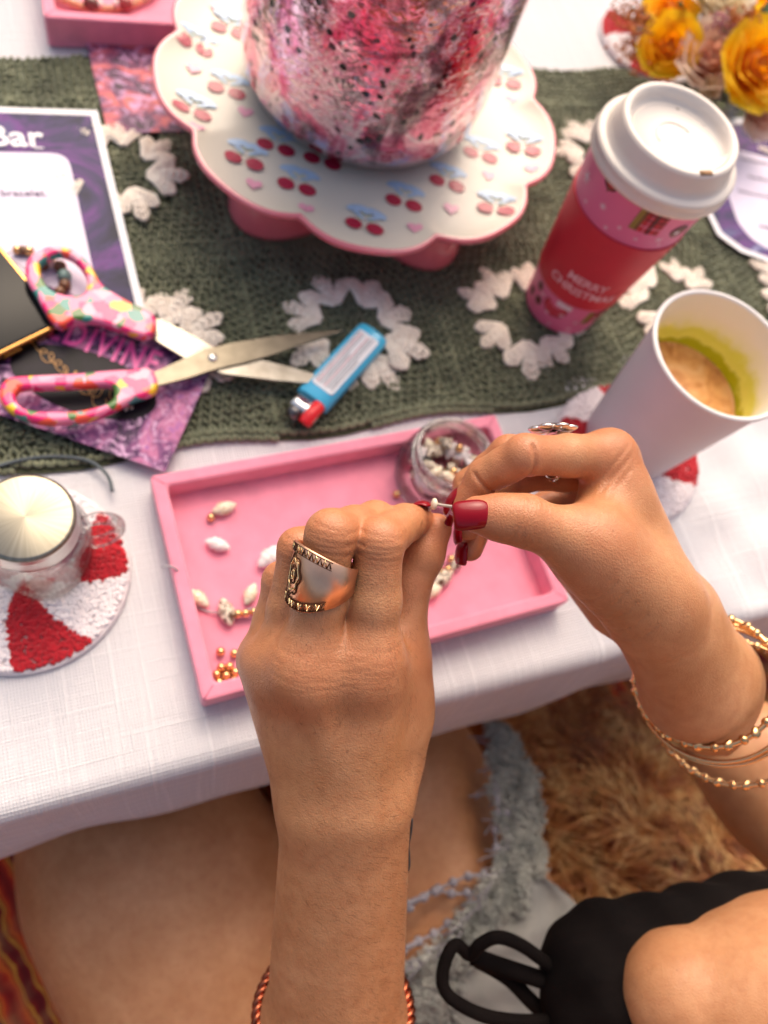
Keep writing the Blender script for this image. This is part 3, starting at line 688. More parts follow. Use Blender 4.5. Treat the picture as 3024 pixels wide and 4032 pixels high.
def flat_print(name, parent, shapes, o, u, w, mats, zf, lift=.0005):
    """shapes: (2D outline, material index), fanned and laid on the surface height zf."""
    V, F, mi = [], [], []
    for k, (poly, m) in enumerate(shapes):
        n0 = len(V); c = poly.mean(0)
        for q in np.r_[[c], poly]:
            p = o+u*q[0]+w*q[1]; V.append(np.r_[p, zf(p)+lift+k*.00002])
        n = len(poly)
        for j in range(n): F.append((n0, n0+1+j, n0+1+(j+1) % n)); mi.append(m)
    ob = part(name, parent, V, F, mats, False); ob.data.polygons.foreach_set('material_index', mi); return ob
def heart(s=1.0): 
    t = np.linspace(0, 2*PI, 22, endpoint=False); return np.stack([s*16*np.sin(t)**3/16, s*(13*np.cos(t)-5*np.cos(2*t)-2*np.cos(3*t)-np.cos(4*t))/16], 1)
def line2(a, b, wd): a, b = np.array(a), np.array(b); d = (b-a)/np.linalg.norm(b-a); n = np.array([-d[1], d[0]])*wd; return np.array([a+n, a-n, b-n, b+n])
cherry = [(line2((-.0005, .0045), (-.0055, -.004), .0004), 2), (line2((.0005, .0045), (.0052, -.0045), .0004), 2),
          (disc2(-.0058, .0062, .0062, .0026, 12, .25), 1), (disc2(.0060, .0056, .0064, .0025, 12, -.35), 1), (disc2(-.0045, .0020, .0048, .0011, 10, -.6), 1), (disc2(.0050, .0018, .0050, .0011, 10, .5), 1), (disc2(0, .0052, .0022, .0020, 10), 1),
          (disc2(-.0062, -.0060, .0050, .0042, 16, -.2), 0), (disc2(.0060, -.0066, .0052, .0043, 16, -.2), 0)]
uo = at(1500, 300, ZP)[:2]-at(1400, 270, ZP)[:2]; uo /= np.linalg.norm(uo); wo = np.array([-uo[1], uo[0]])
for x, y in ((425, 88), (420, 228), (532, 330), (645, 385), (790, 472), (875, 420), (1070, 440), (1130, 308), (1040, 318), (500, 50), (494, 178), (968, 378), (1090, 165), (600, 300), (700, 330)):
    o_ = at(x*1.8228, y*1.8228, ZP+.001)[:2]; flat_print('cherry_print', stand, [(p_*1.22, m_) for p_, m_ in cherry], o_, uo, wo, cherm, plate_z)
for x, y in ((418, 148), (425, 286), (548, 400), (660, 455), (895, 494), (975, 450), (1057, 378), (1103, 218), (1145, 370), (470, 20), (530, 240)):
    o_ = at(x*1.8228, y*1.8228, ZP+.001)[:2]; flat_print('heart_print', stand, [(heart(.0056), 3)], o_, uo, wo, cherm, plate_z)

# mercury glass vase on the cake stand
mg = NT('mercury_glass'); v = mg.coord()
mz = mg.n('Mapping'); mz.inputs['Scale'].default_value = (1, 1, .75); mg.l(v, mz.inputs['Vector']); n1 = mg.noise(mz.outputs[0], 30, 4, .58, .9)
col = mg.ramp(n1, [(.32, srgb(214, 92, 130)), (.42, srgb(240, 150, 178)), (.48, srgb(246, 200, 214)), (.54, srgb(250, 226, 232)), (.60, srgb(242, 178, 198)), (.68, srgb(224, 106, 146))])
sp = mg.voro(mg.mix(.004, v, mg.noisec(v, 160, 2)), 92); spk = mg.ramp(mg.math('ADD', sp, mg.math('MULTIPLY', mg.noise(v, 30, 3), .34)), [(.36, (1, 1, 1, 1)), (.385, (0, 0, 0, 1))])
dk = mg.ramp(mg.noise(v, 15, 5, .65, .8), [(.545, (0, 0, 0, 1)), (.60, (1, 1, 1, 1))])  # dark blotches painted into the colour in place of dark reflections
fine = mg.ramp(mg.noise(v, 420, 3, .7), [(.56, (0, 0, 0, 1)), (.66, (1, 1, 1, 1))])
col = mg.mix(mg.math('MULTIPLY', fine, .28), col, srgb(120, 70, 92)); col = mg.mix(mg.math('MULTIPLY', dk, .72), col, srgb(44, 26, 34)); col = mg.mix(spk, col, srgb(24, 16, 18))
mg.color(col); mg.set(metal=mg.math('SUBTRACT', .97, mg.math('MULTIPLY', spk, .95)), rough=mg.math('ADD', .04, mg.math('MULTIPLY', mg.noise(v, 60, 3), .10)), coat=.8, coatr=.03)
mpc = mg.n('Mapping'); mpc.inputs['Scale'].default_value = (1, 1, 1.5); mg.l(v, mpc.inputs['Vector'])
mg.bump(mg.math('ADD', mg.noise(mpc.outputs[0], 42, 3, .5, 1.0), mg.math('MULTIPLY', mg.voro(mpc.outputs[0], 130, 'Distance', 'DISTANCE_TO_EDGE'), .35)), .42, .0040, mg.bump(mg.noise(v, 330, 2, .5), .45, .0008))
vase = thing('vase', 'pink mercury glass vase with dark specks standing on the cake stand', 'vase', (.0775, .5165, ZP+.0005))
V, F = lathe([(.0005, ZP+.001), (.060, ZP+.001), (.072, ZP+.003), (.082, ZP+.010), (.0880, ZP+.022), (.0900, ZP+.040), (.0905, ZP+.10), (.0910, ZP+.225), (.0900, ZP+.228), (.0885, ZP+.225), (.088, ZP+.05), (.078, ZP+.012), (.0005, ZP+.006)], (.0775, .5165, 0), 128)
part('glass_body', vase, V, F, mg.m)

# lidded pink cup
CC = (.2505, .394); cz0, cr0, cz1, cr1 = .0052, .0289, .1535, .0440
def cone_r(z): return cr0+(cr1-cr0)*(z-cz0)/(cz1-cz0)
cup = thing('paper_cup', 'pink christmas paper cup with red sleeve and white sip lid', 'paper cup', (CC[0], CC[1], cz0))
cpk = plain('cup_pink', srgb(226, 112, 152), .45, .04, 30)
V, F = lathe([(.0005, cz0+.004), (cr0-.002, cz0+.004), (cr0-.001, cz0), (cr0, cz0)]+[(cone_r(z), z) for z in np.linspace(cz0+.001, cz1-.004, 10)], (CC[0], CC[1], 0), 80); part('body', cup, V, F, cpk)
V, F = lathe([(cone_r(.0405)+.0002, .0405), (cone_r(.0405)+.0011, .0405)]+[(cone_r(z)+.0011, z) for z in np.linspace(.042, .112, 10)]+[(cone_r(.1135)+.0011, .1135), (cone_r(.1135)+.0001, .1135)], (CC[0], CC[1], 0), 80)
sleeve = part('sleeve', cup, V, F, plain('sleeve_red', srgb(206, 34, 54), .5, .05, 40, .1, 900))
lidm = plain('lid_white', srgb(224, 213, 203), .35, .02, 30)
V, F = lathe([(cr1+.0004, .1475), (cr1+.0028, .1475), (cr1+.0036, .1492), (cr1+.0034, .1515), (cr1+.0022, .1532), (cr1+.0030, .1548), (cr1+.0028, .1568), (cr1+.0012, .1580), (cr1-.0010, .1582), (cr1-.0026, .1592), (cr1-.0040, .1640), (cr1-.0056, .1702), (cr1-.0064, .1722), (cr1-.0082, .1730), (cr1-.0105, .1724), (cr1-.0120, .1680), (cr1-.0130, .1652), (.012, .1648), (.0003, .1648)], (CC[0], CC[1], 0), 96)
lid = part('lid', cup, V, F, lidm)
ad = R(-75)
for r_2, z_ in ((cr1-.0165, .1651), (.0125, .1650)):
    V, F = tube([(CC[0]+r_2*math.cos(q), CC[1]+r_2*math.sin(q), z_) for q in np.linspace(.6, 3.6, 40)], .0005, 6); part('embossed_ridge', lid, V, F, lidm)
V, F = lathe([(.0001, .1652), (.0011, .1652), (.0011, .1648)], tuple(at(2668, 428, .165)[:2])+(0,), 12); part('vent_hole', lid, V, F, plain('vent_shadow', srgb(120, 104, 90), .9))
def lidp_(r, a, z): return np.array([CC[0]+r*math.cos(ad+a), CC[1]+r*math.sin(ad+a), z])
# sloping drinking shelf inside the lid rim, and the sip slot on the rim
n = 24; arc = [lidp_(cr1-.0115, a, .1712) for a in np.linspace(-1.05, 1.05, n)]; V = arc+[p-np.array([0, 0, .0045]) for p in arc]
chord = np.linspace(arc[0], arc[-1], n); chord[:, 2] = .1656; V = np.array(arc+list(chord)); F = [(i, i+1, n+i+1, n+i) for i in range(n-1)]
part('drinking_shelf', lid, V, F, lidm)
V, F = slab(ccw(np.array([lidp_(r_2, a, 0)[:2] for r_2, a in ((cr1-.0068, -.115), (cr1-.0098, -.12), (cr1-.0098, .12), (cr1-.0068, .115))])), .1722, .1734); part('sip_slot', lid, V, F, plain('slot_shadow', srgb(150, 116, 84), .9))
def cone_print(name, parent, shapes, a0, z0, mats, off=.0004, base_=None):
    V, F, mi = [], [], []
    for k, (Pv, Pf, m) in enumerate(shapes):
        n0 = len(V)
        for x, y in Pv[:, :2]:
            z = z0+y; r2 = cone_r(z)+off+k*.00006; a = a0+x/r2; V.append((CC[0]+r2*math.cos(a), CC[1]+r2*math.sin(a), z))
        for f in Pf: F.append(tuple(n0+i for i in f)); mi.append(m)
    ob = part(name, parent, V, F, mats, False); ob.data.polygons.foreach_set('material_index', mi); return ob
def fan(poly): poly = np.asarray(poly); n = len(poly); return np.r_[[poly.mean(0)], poly], [(0, 1+j, 1+(j+1) % n) for j in range(n)]
def gridrect(x0, x1, y0, y1, n=6): 
    xs = np.linspace(x0, x1, n); V = np.array([(x, y) for x in xs for y in (y0, y1)]); return V, [(2*i, 2*i+2, 2*i+3, 2*i+1) for i in range(n-1)]
pm = [plain('print_white', srgb(236, 214, 222), .5), plain('print_red', srgb(196, 36, 52), .5), plain('print_dark', srgb(96, 34, 40), .5), plain('print_olive', srgb(150, 128, 52), .5), plain('print_rose', srgb(226, 130, 160), .5), plain('print_brown', srgb(128, 74, 60), .5)]
for txt, zz in (('MERRY', .0670), ('CHRISTMAS', .0560)):
    V, F = text_mesh(txt, .0102, .0003, 0); Vv = V[:, :2]*np.array([.98, 1])
    cone_print('lettering', sleeve, [(Vv, F, 0)], R(-110), zz, [plain('letter_pink', srgb(236, 176, 184), .5)], .0016)
def snow(s): 
    sh = []
    for k in range(3):
        d = np.array([math.cos(k*PI/3+.3), math.sin(k*PI/3+.3)])*s; sh.append(fan(line2(-d, d, s*.13))+(0,))
    return sh
for a, z, s in ((-140, .129, .0026), (-171, .131, .0042), (-118, .124, .0016), (-128, .118, .0016), (-100, .121, .0015), (-80, .124, .0022), (-158, .120, .0016), (-60, .142, .002), (-112, .0255, .0022), (-132, .020, .0018), (-88, .022, .002), (-150, .030, .002), (-64, .027, .002), (-75, .119, .0014), (-90, .0125, .0018), (-120, .0105, .0016)):
    cone_print('snowflake_print', cup, snow(s), R(a), z, pm)
def gift(w_, h_, ol=True):
    sh = [gridrect(-w_, w_, -h_, h_)+(1,), gridrect(-w_, -w_*.45, -h_, h_)+(3,), gridrect(-w_*.62, -w_*.50, -h_, h_)+(2,)]
    for q in (-.1, .3, .75): sh.append(gridrect(w_*q, w_*(q+.07), -h_, h_)+(2 if q > 0 else 4,))
    for q in (-.5, .1, .55): sh.append(gridrect(-w_*.45, w_, h_*q, h_*(q+.10))+(4 if q < 0 else 2,))
    sh.append(gridrect(w_*.12, w_*.28, -h_, h_)+(2,)); return sh
cone_print('gift_print', cup, gift(.0098, .0098), R(-99), .1375, pm); cone_print('gift_print', cup, gift(.0090, .0075), R(-64), .0290, pm)
cone_print('bauble_print', cup, [fan(disc2(0, 0, .0058, .0058, 16)*np.array([1, 1.0]))+(2,), fan(np.array([(0, -.0075), (.0055, 0), (0, .0075), (-.0055, 0)]))+(5,), fan(disc2(.0004, .0006, .0036, .0040))+(1,), fan(disc2(.0004, .0016, .0013, .0012))+(4,)], R(-144), .1465, pm)
cone_print('cookie_print', cup, [fan(disc2(0, 0, .0062, .0058))+(2,), fan(disc2(0, -.001, .0052, .0044))+(5,), fan(disc2(-.001, -.0012, .0020, .0018))+(0,)], R(-66), .1315, pm)
mit = np.array([(-.009, .003), (-.010, -.003), (-.006, -.0085), (0, -.0100), (.0055, -.0085), (.0085, -.003), (.0085, .003)])
ms = [fan(mit*1.06)+(2,), fan(mit)+(1,), gridrect(-.0016, .0105, .0030, .0082)+(0,)]
for i in range(4):
    for j in range(3): ms.append(fan(heart(.0008)+np.array([-.0060+i*.0038, .0004-j*.0032]))+(4,))
cone_print('mitten_print', cup, ms, R(-124), .0300, pm)
for a, z in ((-160, .033), (-172, .020), (-152, .0215)): cone_print('berry_print', cup, [fan(disc2(0, 0, .0034, .0040))+(5,), fan(disc2(0, .0004, .0022, .0024))+(2,)], R(a), z, pm)

# white cup of latte
WC = (.2924, .2767); wz0, wr0, wz1, wr1 = .0062, .0336, .1200, .0450
wcone = lambda z: wr0+(wr1-wr0)*(z-wz0)/(wz1-wz0)
latte = thing('paper_cup', 'open white paper cup of matcha latte on candy coaster', 'paper cup', (WC[0], WC[1], wz0))
wp = plain('white_board', (.74, .70, .72, 1), .55, .02, 30, .08, 900)
V, F = lathe([(.0005, wz0+.006), (wr0-.0012, wz0+.006), (wr0-.0006, wz0), (wr0, wz0)]+[(wcone(z), z) for z in np.linspace(wz0+.001, wz1-.003, 12)], (WC[0], WC[1], 0), 96); part('body', latte, V, F, wp)
a = np.linspace(0, 2*PI, 13)
rimp = [(wr1+.0006+.0017*math.cos(t), wz1-.0012+.0017*math.sin(t)) for t in np.linspace(-PI, PI, 13)]
V, F = lathe(rimp, (WC[0], WC[1], 0), 96); part('rim', latte, V, F, plain('rim_white', (.80, .76, .74, 1), .4, .02))
ZL = .0735
inn = NT('stained_lining'); v = inn.coord('Object'); sepx = inn.n('SeparateXYZ'); inn.l(v, sepx.inputs[0])
hgt = inn.math('ADD', sepx.outputs[2], inn.math('MULTIPLY', inn.math('SUBTRACT', inn.noise(v, 38, 4, .6), .5), .030))
inn.color(inn.ramp(inn.math('MULTIPLY', hgt, 8.0), [(.50, srgb(190, 186, 24)), (.585, srgb(172, 176, 14)), (.605, srgb(224, 222, 110)), (.66, srgb(214, 214, 90)), (.72, srgb(232, 226, 196)), (.80, srgb(236, 226, 214))])); inn.set(rough=.35)
V, F = lathe([(wcone(z)-.0008, z) for z in np.linspace(.050, wz1-.001, 20)], (WC[0], WC[1], 0), 96); part('lining', latte, V, [f[::-1] for f in F], inn.m)
fo = NT('latte_foam'); v = fo.coord(); nn = fo.noise(v, 70, 5, .6, 1.0); fo.color(fo.ramp(nn, [(.30, srgb(196, 126, 66)), (.5, srgb(226, 162, 98)), (.72, srgb(240, 190, 132))])); fo.set(rough=.35); fo.bump(fo.math('ADD', nn, fo.math('MULTIPLY', fo.voro(v, 160), .35)), .4, .003)
V, F = lathe([(.0005, ZL), (.012, ZL+.0006), (.024, ZL+.0004), (wcone(ZL)-.0040, ZL), (wcone(ZL)-.0009, ZL+.0010)], (WC[0], WC[1], 0), 64); part('foam', latte, V, F, fo.m)

# open glass jar of shells and beads standing in the tray
gc = at(1716, 1892, .0055)[:2]; GZ = .0050
gj = thing('glass_jar', 'open round glass jar of shells and beads inside the pink tray', 'jar', (gc[0], gc[1], GZ))
V, F = lathe([(.0005, GZ), (.024, GZ), (.0290, GZ+.003), (.0308, GZ+.010), (.0306, GZ+.020), (.0285, GZ+.027), (.0246, GZ+.031), (.0236, GZ+.0325), (.0252, GZ+.034), (.0252, GZ+.036), (.0240, GZ+.037), (.0248, GZ+.0385), (.0246, GZ+.0415), (.0236, GZ+.0425),
              (.0222, GZ+.0420), (.0218, GZ+.032), (.0255, GZ+.0265), (.0284, GZ+.019), (.0286, GZ+.010), (.0268, GZ+.0045), (.0005, GZ+.0030)], (gc[0], gc[1], 0), 80); part('glass_body', gj, V, F, glassm('jar_glass', (.995, .985, .988, 1)))
rimg = glassm('rim_glass', (.97, .96, .965, 1), .05, 2.6)
for r_2, z_, t_r in ((.0238, GZ+.0425, .0013), (.0254, GZ+.0355, .0013), (.0246, GZ+.0318, .0010)):
    V, F = tube([(gc[0]+r_2*math.cos(q), gc[1]+r_2*math.sin(q), z_) for q in np.linspace(0, 2*PI, 64, endpoint=False)], t_r, 10, True); part('rim_thread', gj, V, F, rimg)

# loose shells and beads
def shell_mesh(seed, spots, name):
    """A little turreted sea snail shell: whorls swelling along a spindle, with ribs."""
    r2 = random.Random(seed); n, m = 14, 26; V = []
    for i in range(m):
        q = i/(m-1); r = .0039*math.sin(PI*min(1, q*.94+.03))**.75*(1+.10*abs(math.sin(q*PI*5)))*(1.0 if q < .6 else 1.0-.25*(q-.6)); 
        for j in range(n):
            a = 2*PI*j/n; k = r*(1+.09*math.sin(5*a+q*16)+.05*math.sin(9*a-q*9)); V.append((-.0078+.0156*q, k*math.cos(a), k*math.sin(a)*.9+.0036))
    F = []
    for i in range(m-1):
        for j in range(n): F.append((i*n+j, i*n+(j+1) % n, (i+1)*n+(j+1) % n, (i+1)*n+j))
    F.append(tuple(range(n))[::-1]); F.append(tuple((m-1)*n+j for j in range(n)))
    return new_mesh(name, np.array(V), F, spots)
def shell_mat(name, a, b, sc, lo, hi):
    t = NT(name); v = t.coord(); t.color(t.ramp(t.noise(v, sc, 4, .6, 1.0), [(lo, (*a[:3], 1)), (hi, (*b[:3], 1))])); t.set(rough=.4, coat=.2); t.bump(t.noise(v, 900, 3), .4, .0006); return t.m
sm_c = shell_mesh(1, shell_mat('cream_shell', srgb(236, 224, 200), srgb(206, 170, 120), 320, .48, .66), 'shell')
sm_w = shell_mesh(2, shell_mat('white_shell', srgb(240, 230, 226), srgb(196, 160, 136), 300, .58, .74), 'shell')
sm_s = shell_mesh(3, shell_mat('spotted_shell', srgb(232, 218, 196), srgb(92, 62, 44), 420, .46, .56), 'shell')
def top_mesh(name, me, loc, rot, sc, label, cat, group=None):
    o = bpy.data.objects.new(name, me); C.objects.link(o); o.location = Vector([float(x) for x in loc]); o.rotation_euler = rot; o.scale = (sc, sc, sc); return tag(o, label, cat, group)
FZ = .0046
shells = [(882, 2010, sm_c, 15, 1.0, 'cream shell with brown marks beside a single gold bead in the tray'), (856, 2152, sm_w, -25, .98, 'pale white shell lying alone in the tray below the gold bead'),
          (1062, 2200, sm_w, 35, 1.25, 'white shell half hidden behind the bent little finger'), (782, 2362, sm_c, -48, .95, 'cream shell resting against the tray side by the grey cord'),
          (985, 2345, sm_c, 60, .9, 'orange tinged shell peeking out beside the knuckles')]
for x, y, me, a, s, lab in shells: top_mesh('shell', me, at(x, y, FZ), (0, 0, R(a)+.2), s, lab, 'shell', 'shells scattered in the pink tray')
bv, bf = ball((0, 0, 0), .0026, 14, 10); bme = new_mesh('bead', bv, bf, gold)
beads = [(830, 2044, 'single gold bead beside the upper cream shell'), (868, 2570, 'gold bead above the cluster, nearer the tray side'), (922, 2577, 'gold bead above the cluster, nearer the hand'), (1557, 1952, 'gold bead lying at the foot of the open shell jar')]
for x, y, lab in beads: top_mesh('bead', bme, at(x, y, FZ)+np.array([0, 0, .0026]), (0, 0, 0), 1.0, lab, 'bead', 'loose gold beads in the pink tray')
cl0 = at(890, 2663, FZ)
for k in range(8):
    q = (0, 0) if k == 0 else (.0054*math.cos(k*2*PI/7+.4), .0054*math.sin(k*2*PI/7+.4))
    top_mesh('bead', bme, cl0+np.array([q[0], q[1], .0026]), (0, 0, 0), 1.0, 'gold bead in the tight cluster in the tray corner', 'bead', 'clustered gold beads in the tray corner')
# strung shell bracelet in the making: cord, spotted shell, gold beads, further shells past the hand
strand = thing('shell_strand', 'half strung bracelet of grey cord, spotted shells and gold beads in tray', 'bracelet', at(890, 2420, FZ))
cordm = plain('grey_string', srgb(168, 160, 166), .5)
CP = [np.r_[at(x, y, 0)[:2], z] for x, y, z in ((640, 2278, .0222), (690, 2284, .0222), (730, 2325, .012), (755, 2380, .0066), (800, 2414, .0062), (860, 2424, .0070), (940, 2420, .0072), (1060, 2400, .0068), (1250, 2420, .0068), (1500, 2400, .0068), (1660, 2330, .0070), (1740, 2270, .0075), (1800, 2215, .0070), (1850, 2160, .0070))]
V, F = tube(smooth_path(CP, 7), .00060, 7); part('cord', strand, V, F, cordm)
for x, y, me, a, s in ((890, 2416, sm_s, 100, 1.12), (1735, 2285, sm_s, 30, 1.15), (1790, 2215, sm_s, 55, 1.0), (1690, 2335, sm_c, 20, 1.1)): inst('shell', me, strand, at(x, y, FZ)-origin(strand), (0, 0, R(a)+.2), s)
for x, y in ((936, 2421), (966, 2419), (1000, 2414), (1725, 2243), (1772, 2205), (1760, 2245)): inst('bead', bme, strand, at(x, y, FZ+.0026)-origin(strand)+np.array([0, 0, .0022]))
# contents of the open jar
jm = [sm_c, sm_w, sm_s]; dkm = new_mesh('bead', *ball((0, 0, 0), .0046, 14, 10), plain('dark_bead', srgb(46, 40, 34), .15)); grm = new_mesh('bead', *ball((0, 0, 0), .0040, 14, 10), plain('grey_pearl', srgb(150, 146, 150), .2))
for k in range(60):
    q = math.sqrt((k*.618) % 1)*(.0225 if k < 44 else .017); a = k*2.39996; zz = GZ+.0040+(k//13)*.0046
    loc = (gc[0]+q*math.cos(a), gc[1]+q*math.sin(a), zz)
    if k % 6 == 4: top_mesh('bead', bme, (loc[0], loc[1], loc[2]+.003), (0, 0, 0), 1.1, 'small gold bead heaped inside the open glass jar', 'bead', 'gold beads inside the glass jar')
    elif k % 11 == 7: top_mesh('bead', dkm if k % 2 else grm, (loc[0], loc[1], loc[2]+.003), (0, 0, 0), 1.0, 'dark bead among the shells inside the open glass jar' if k % 2 else 'grey pearl bead among the shells inside the open glass jar', 'bead', 'dark beads inside the glass jar' if k % 2 else 'grey pearls inside the glass jar')
    else: top_mesh('shell', jm[(k*7) % 3 if k % 5 else 1], loc, (jit(.5), jit(.5), k*1.7), .82, 'tiny shell heaped inside the open glass jar', 'shell', 'shells inside the glass jar') if False else top_mesh('shell', jm[(k*7) % 3 if k % 5 else 1], loc, (jit(.5), jit(.5), k*1.7), .82, ['tiny cream shell heaped inside the open glass jar', 'tiny white shell heaped inside the open glass jar', 'tiny spotted shell heaped inside the open glass jar'][(k*7) % 3 if k % 5 else 1], 'shell', ['cream shells inside the glass jar', 'white shells inside the glass jar', 'spotted shells inside the glass jar'][(k*7) % 3 if k % 5 else 1])
# finished bracelets in the far tray
b = thing('bracelet', 'finished tan cord bracelet with two dark red stones in the far tray', 'bracelet', at(410, 0, .0046))
P = np.array([np.r_[at(410+212*math.cos(t), -42+88*math.sin(t), .0046)[:2], .0078+.0012*math.sin(3*t)] for t in np.linspace(0, 2*PI, 60, endpoint=False)])
T_, N_, B_ = frames(P, True); tanm = plain('tan_cord', srgb(206, 158, 122), .8, .25, 300)
for s in range(3):
    ph = s*2*PI/3; t = np.linspace(0, 2*PI, 60, endpoint=False); V, F = tube(P+N_*(.0016*np.cos(14*t+ph))[:, None]+B_*(.0016*np.sin(14*t+ph))[:, None], .0016, 7, True); part('woven_cord', b, V, F, tanm)
for x, y, r_2, m_ in ((359, 14, .0062, plain('brown_gem', srgb(104, 52, 44), .2, .3, 200)), (492, 12, .0062, plain('red_gem', srgb(150, 66, 62), .2, .3, 200)), (392, 16, .0030, brc[2]), (462, 14, .0030, brc[2]), (512, 10, .0026, brc[2])):
    V, F = ball(at(x, y, .011), r_2, 16, 10, (1, 1, .8)); part('stone' if r_2 > .005 else 'bead', b, V, F, m_)
# ------------------------------------------------------------------ flowers
VC = (.432, .668)
fv = thing('flower_vase', 'small ribbed glass vase holding the yellow and cream roses', 'vase', (VC[0], VC[1], .001))
V, F = lathe([(.0005, .001), (.026, .001), (.030, .004), (.0305, .012), (.0300, .020), (.0308, .026), (.0300, .034), (.0305, .042), (.029, .048), (.0275, .048), (.0282, .012), (.027, .006), (.0005, .005)], (VC[0], VC[1], 0), 72); part('glass_body', fv, V, F, glass)
V, F = lathe([(.0005, .0065), (.0265, .0065), (.0278, .012), (.0278, .034), (.0005, .034)], (VC[0], VC[1], 0), 48); part('water', fv, V, F, glassm('murky_water', (.35, .38, .28, 1), .02))
cj = thing('drinking_glass', 'clear glass tumbler on the candy coaster behind the flowers', 'glass', (.386, .745, .006))
V, F = lathe([(.0005, .0062), (.024, .0062), (.028, .010), (.031, .03), (.033, .055), (.0315, .055), (.029, .03), (.0255, .012), (.0005, .010)], (.386, .745, 0), 64); part('glass_body', cj, V, F, glass)
def petal_patch(h, wdt, r0, flare, curl, n=9, m=9):
    """One rose petal standing round a core of radius r0: height h, angular width, outward flare."""
    V = []
    for i in range(n):
        v = i/(n-1)
        for j in range(m):
            u = 2*j/(m-1)-1
            wv = wdt*(math.sin(PI*(.18+.72*v))**.7); a = u*wv
            r = r0*(.35+.65*v**.6)+flare*v**2.2+curl*max(0, v-.75)**2*16-.0012*(1-u*u)*v
            z = h*(v-.10*u*u*v**3-.15*max(0, v-.8)**2*12*(curl > 0)*.15)
            V.append((r*math.cos(a), r*math.sin(a), z))
    return np.array(V), grid_faces(n, m)
def rose(name, label, cat, c, axis, size, cols, group, open_=1.0, lay=((.10, 3, .9), (.22, 3, .95), (.36, 4, .95), (.52, 5, .9), (.70, 5, .9), (.88, 6, .85))):
    root = thing(name, label, cat, c, group)
    qt = Vector([float(x) for x in axis]).to_track_quat('Z', 'Y'); 
    mats = []
    for k, cc_ in enumerate(cols):
        t = NT('petal_'+name+str(k)); v = t.coord(); d, l_ = cc_
        t.color(t.ramp(t.noise(v, 60, 4), [(.3, d), (.7, l_)])); t.set(rough=.6); tl_ = t.n('BsdfTranslucent'); t.l(t.b.inputs['Base Color'].links[0].from_socket, tl_.inputs[0]); mx_ = t.n('MixShader'); mx_.inputs[0].default_value = .5; t.l(t.b.outputs[0], mx_.inputs[1]); t.l(tl_.outputs[0], mx_.inputs[2]); t.l(mx_.outputs[0], t.out.inputs['Surface']); mats.append(t.m)
    seed = rnd.random()*9
    for li, (q, n, wd) in enumerate(lay):
        f = q*open_
        V, F = petal_patch(size*(1.02-.36*q*open_), wd+.12, size*(.10+.50*q), size*.42*f, size*.055*q*open_)
        V[:, 2] -= size*.52
        sm = np.array(V)
        me = new_mesh('petal', sm, F, mats[0] if li < 2 else mats[min(1, len(mats)-1)] if li < 4 else mats[-1])
        for k in range(n):
            rot = Matrix.Rotation(seed+li*1.1+k*2*PI/n+rnd.uniform(-.12, .12), 3, 'Z'); tl = Matrix.Rotation(rnd.uniform(-.07, .07), 3, 'X')
            e = (qt.to_matrix() @ tl @ rot).to_euler(); inst('petal', me, root, (0, 0, 0), e, 1+rnd.uniform(-.05, .05))
    d = np.array([float(x) for x in axis]); d /= np.linalg.norm(d)
    V, F = ball(np.array(c)-d*size*.14, size*.40, 18, 12, (1, 1, 1)); part('heart', root, V, F, mats[0])
    base = np.array(c)-d*size*.50; P = smooth_path([base, base-d*.012, np.array([VC[0]+(c[0]-VC[0])*.25, VC[1]+(c[1]-VC[1])*.25, .035]), np.array([VC[0]+(c[0]-VC[0])*.1, VC[1]+(c[1]-VC[1])*.1, .010])], 5)
    V, F = tube(P, .0022, 7); part('stem', root, V, F, leafm)
    return root
leafm = plain('leaf_green', srgb(72, 92, 46), .5, .3, 60)
yel = [(srgb(236, 136, 6), srgb(248, 164, 14)), (srgb(250, 184, 6), srgb(255, 202, 14)), (srgb(254, 198, 8), srgb(255, 216, 40))]
crm = [(srgb(226, 164, 136), srgb(234, 182, 156)), (srgb(230, 192, 168), srgb(240, 208, 188)), (srgb(234, 208, 186), srgb(244, 224, 206))]
ivo = [(srgb(226, 206, 160), srgb(236, 220, 180)), (srgb(232, 216, 184), srgb(242, 230, 204)), (srgb(236, 222, 194), srgb(246, 236, 216))]
G = 'roses in the flower arrangement'
rose('rose', 'large open yellow rose with orange heart, nearest in the bouquet', 'rose', at(2975, 265, .080), (.05, -.55, .85), .042, yel, G, 1.0)
rose('rose', 'pinkish cream rose between the two yellow roses', 'rose', at(2795, 235, .066), (-.25, -.45, .9), .038, crm, G, .75)
rose('rose', 'yellow rose with drooping petals beside the pinkish cream rose', 'rose', at(2632, 190, .060), (-.35, -.55, .8), .033, yel, G, .8)
rose('rose', 'small yellow rose at the top beside rust coloured sprigs', 'rose', at(2640, 45, .068), (-.3, -.2, .9), .030, yel, G, .8)
rose('rose', 'ivory white rose at the top of the bouquet', 'rose', at(2840, 5, .084), (-.2, -.1, .95), .036, ivo, G, .7)
rose('rose', 'yellow rose behind the ivory rose', 'rose', at(2990, 50, .072), (.2, .1, .9), .030, yel, G, .7)
rose('rose', 'pale blush rose hanging low beneath the open yellow rose', 'rose', at(3010, 430, .046), (.1, -.8, .5), .034, crm, G, .6)
rose('rose', 'tiny closed cream rosebud under the pinkish rose', 'rose', at(2790, 352, .056), (.0, -.6, .8), .017, ivo, G, .25)
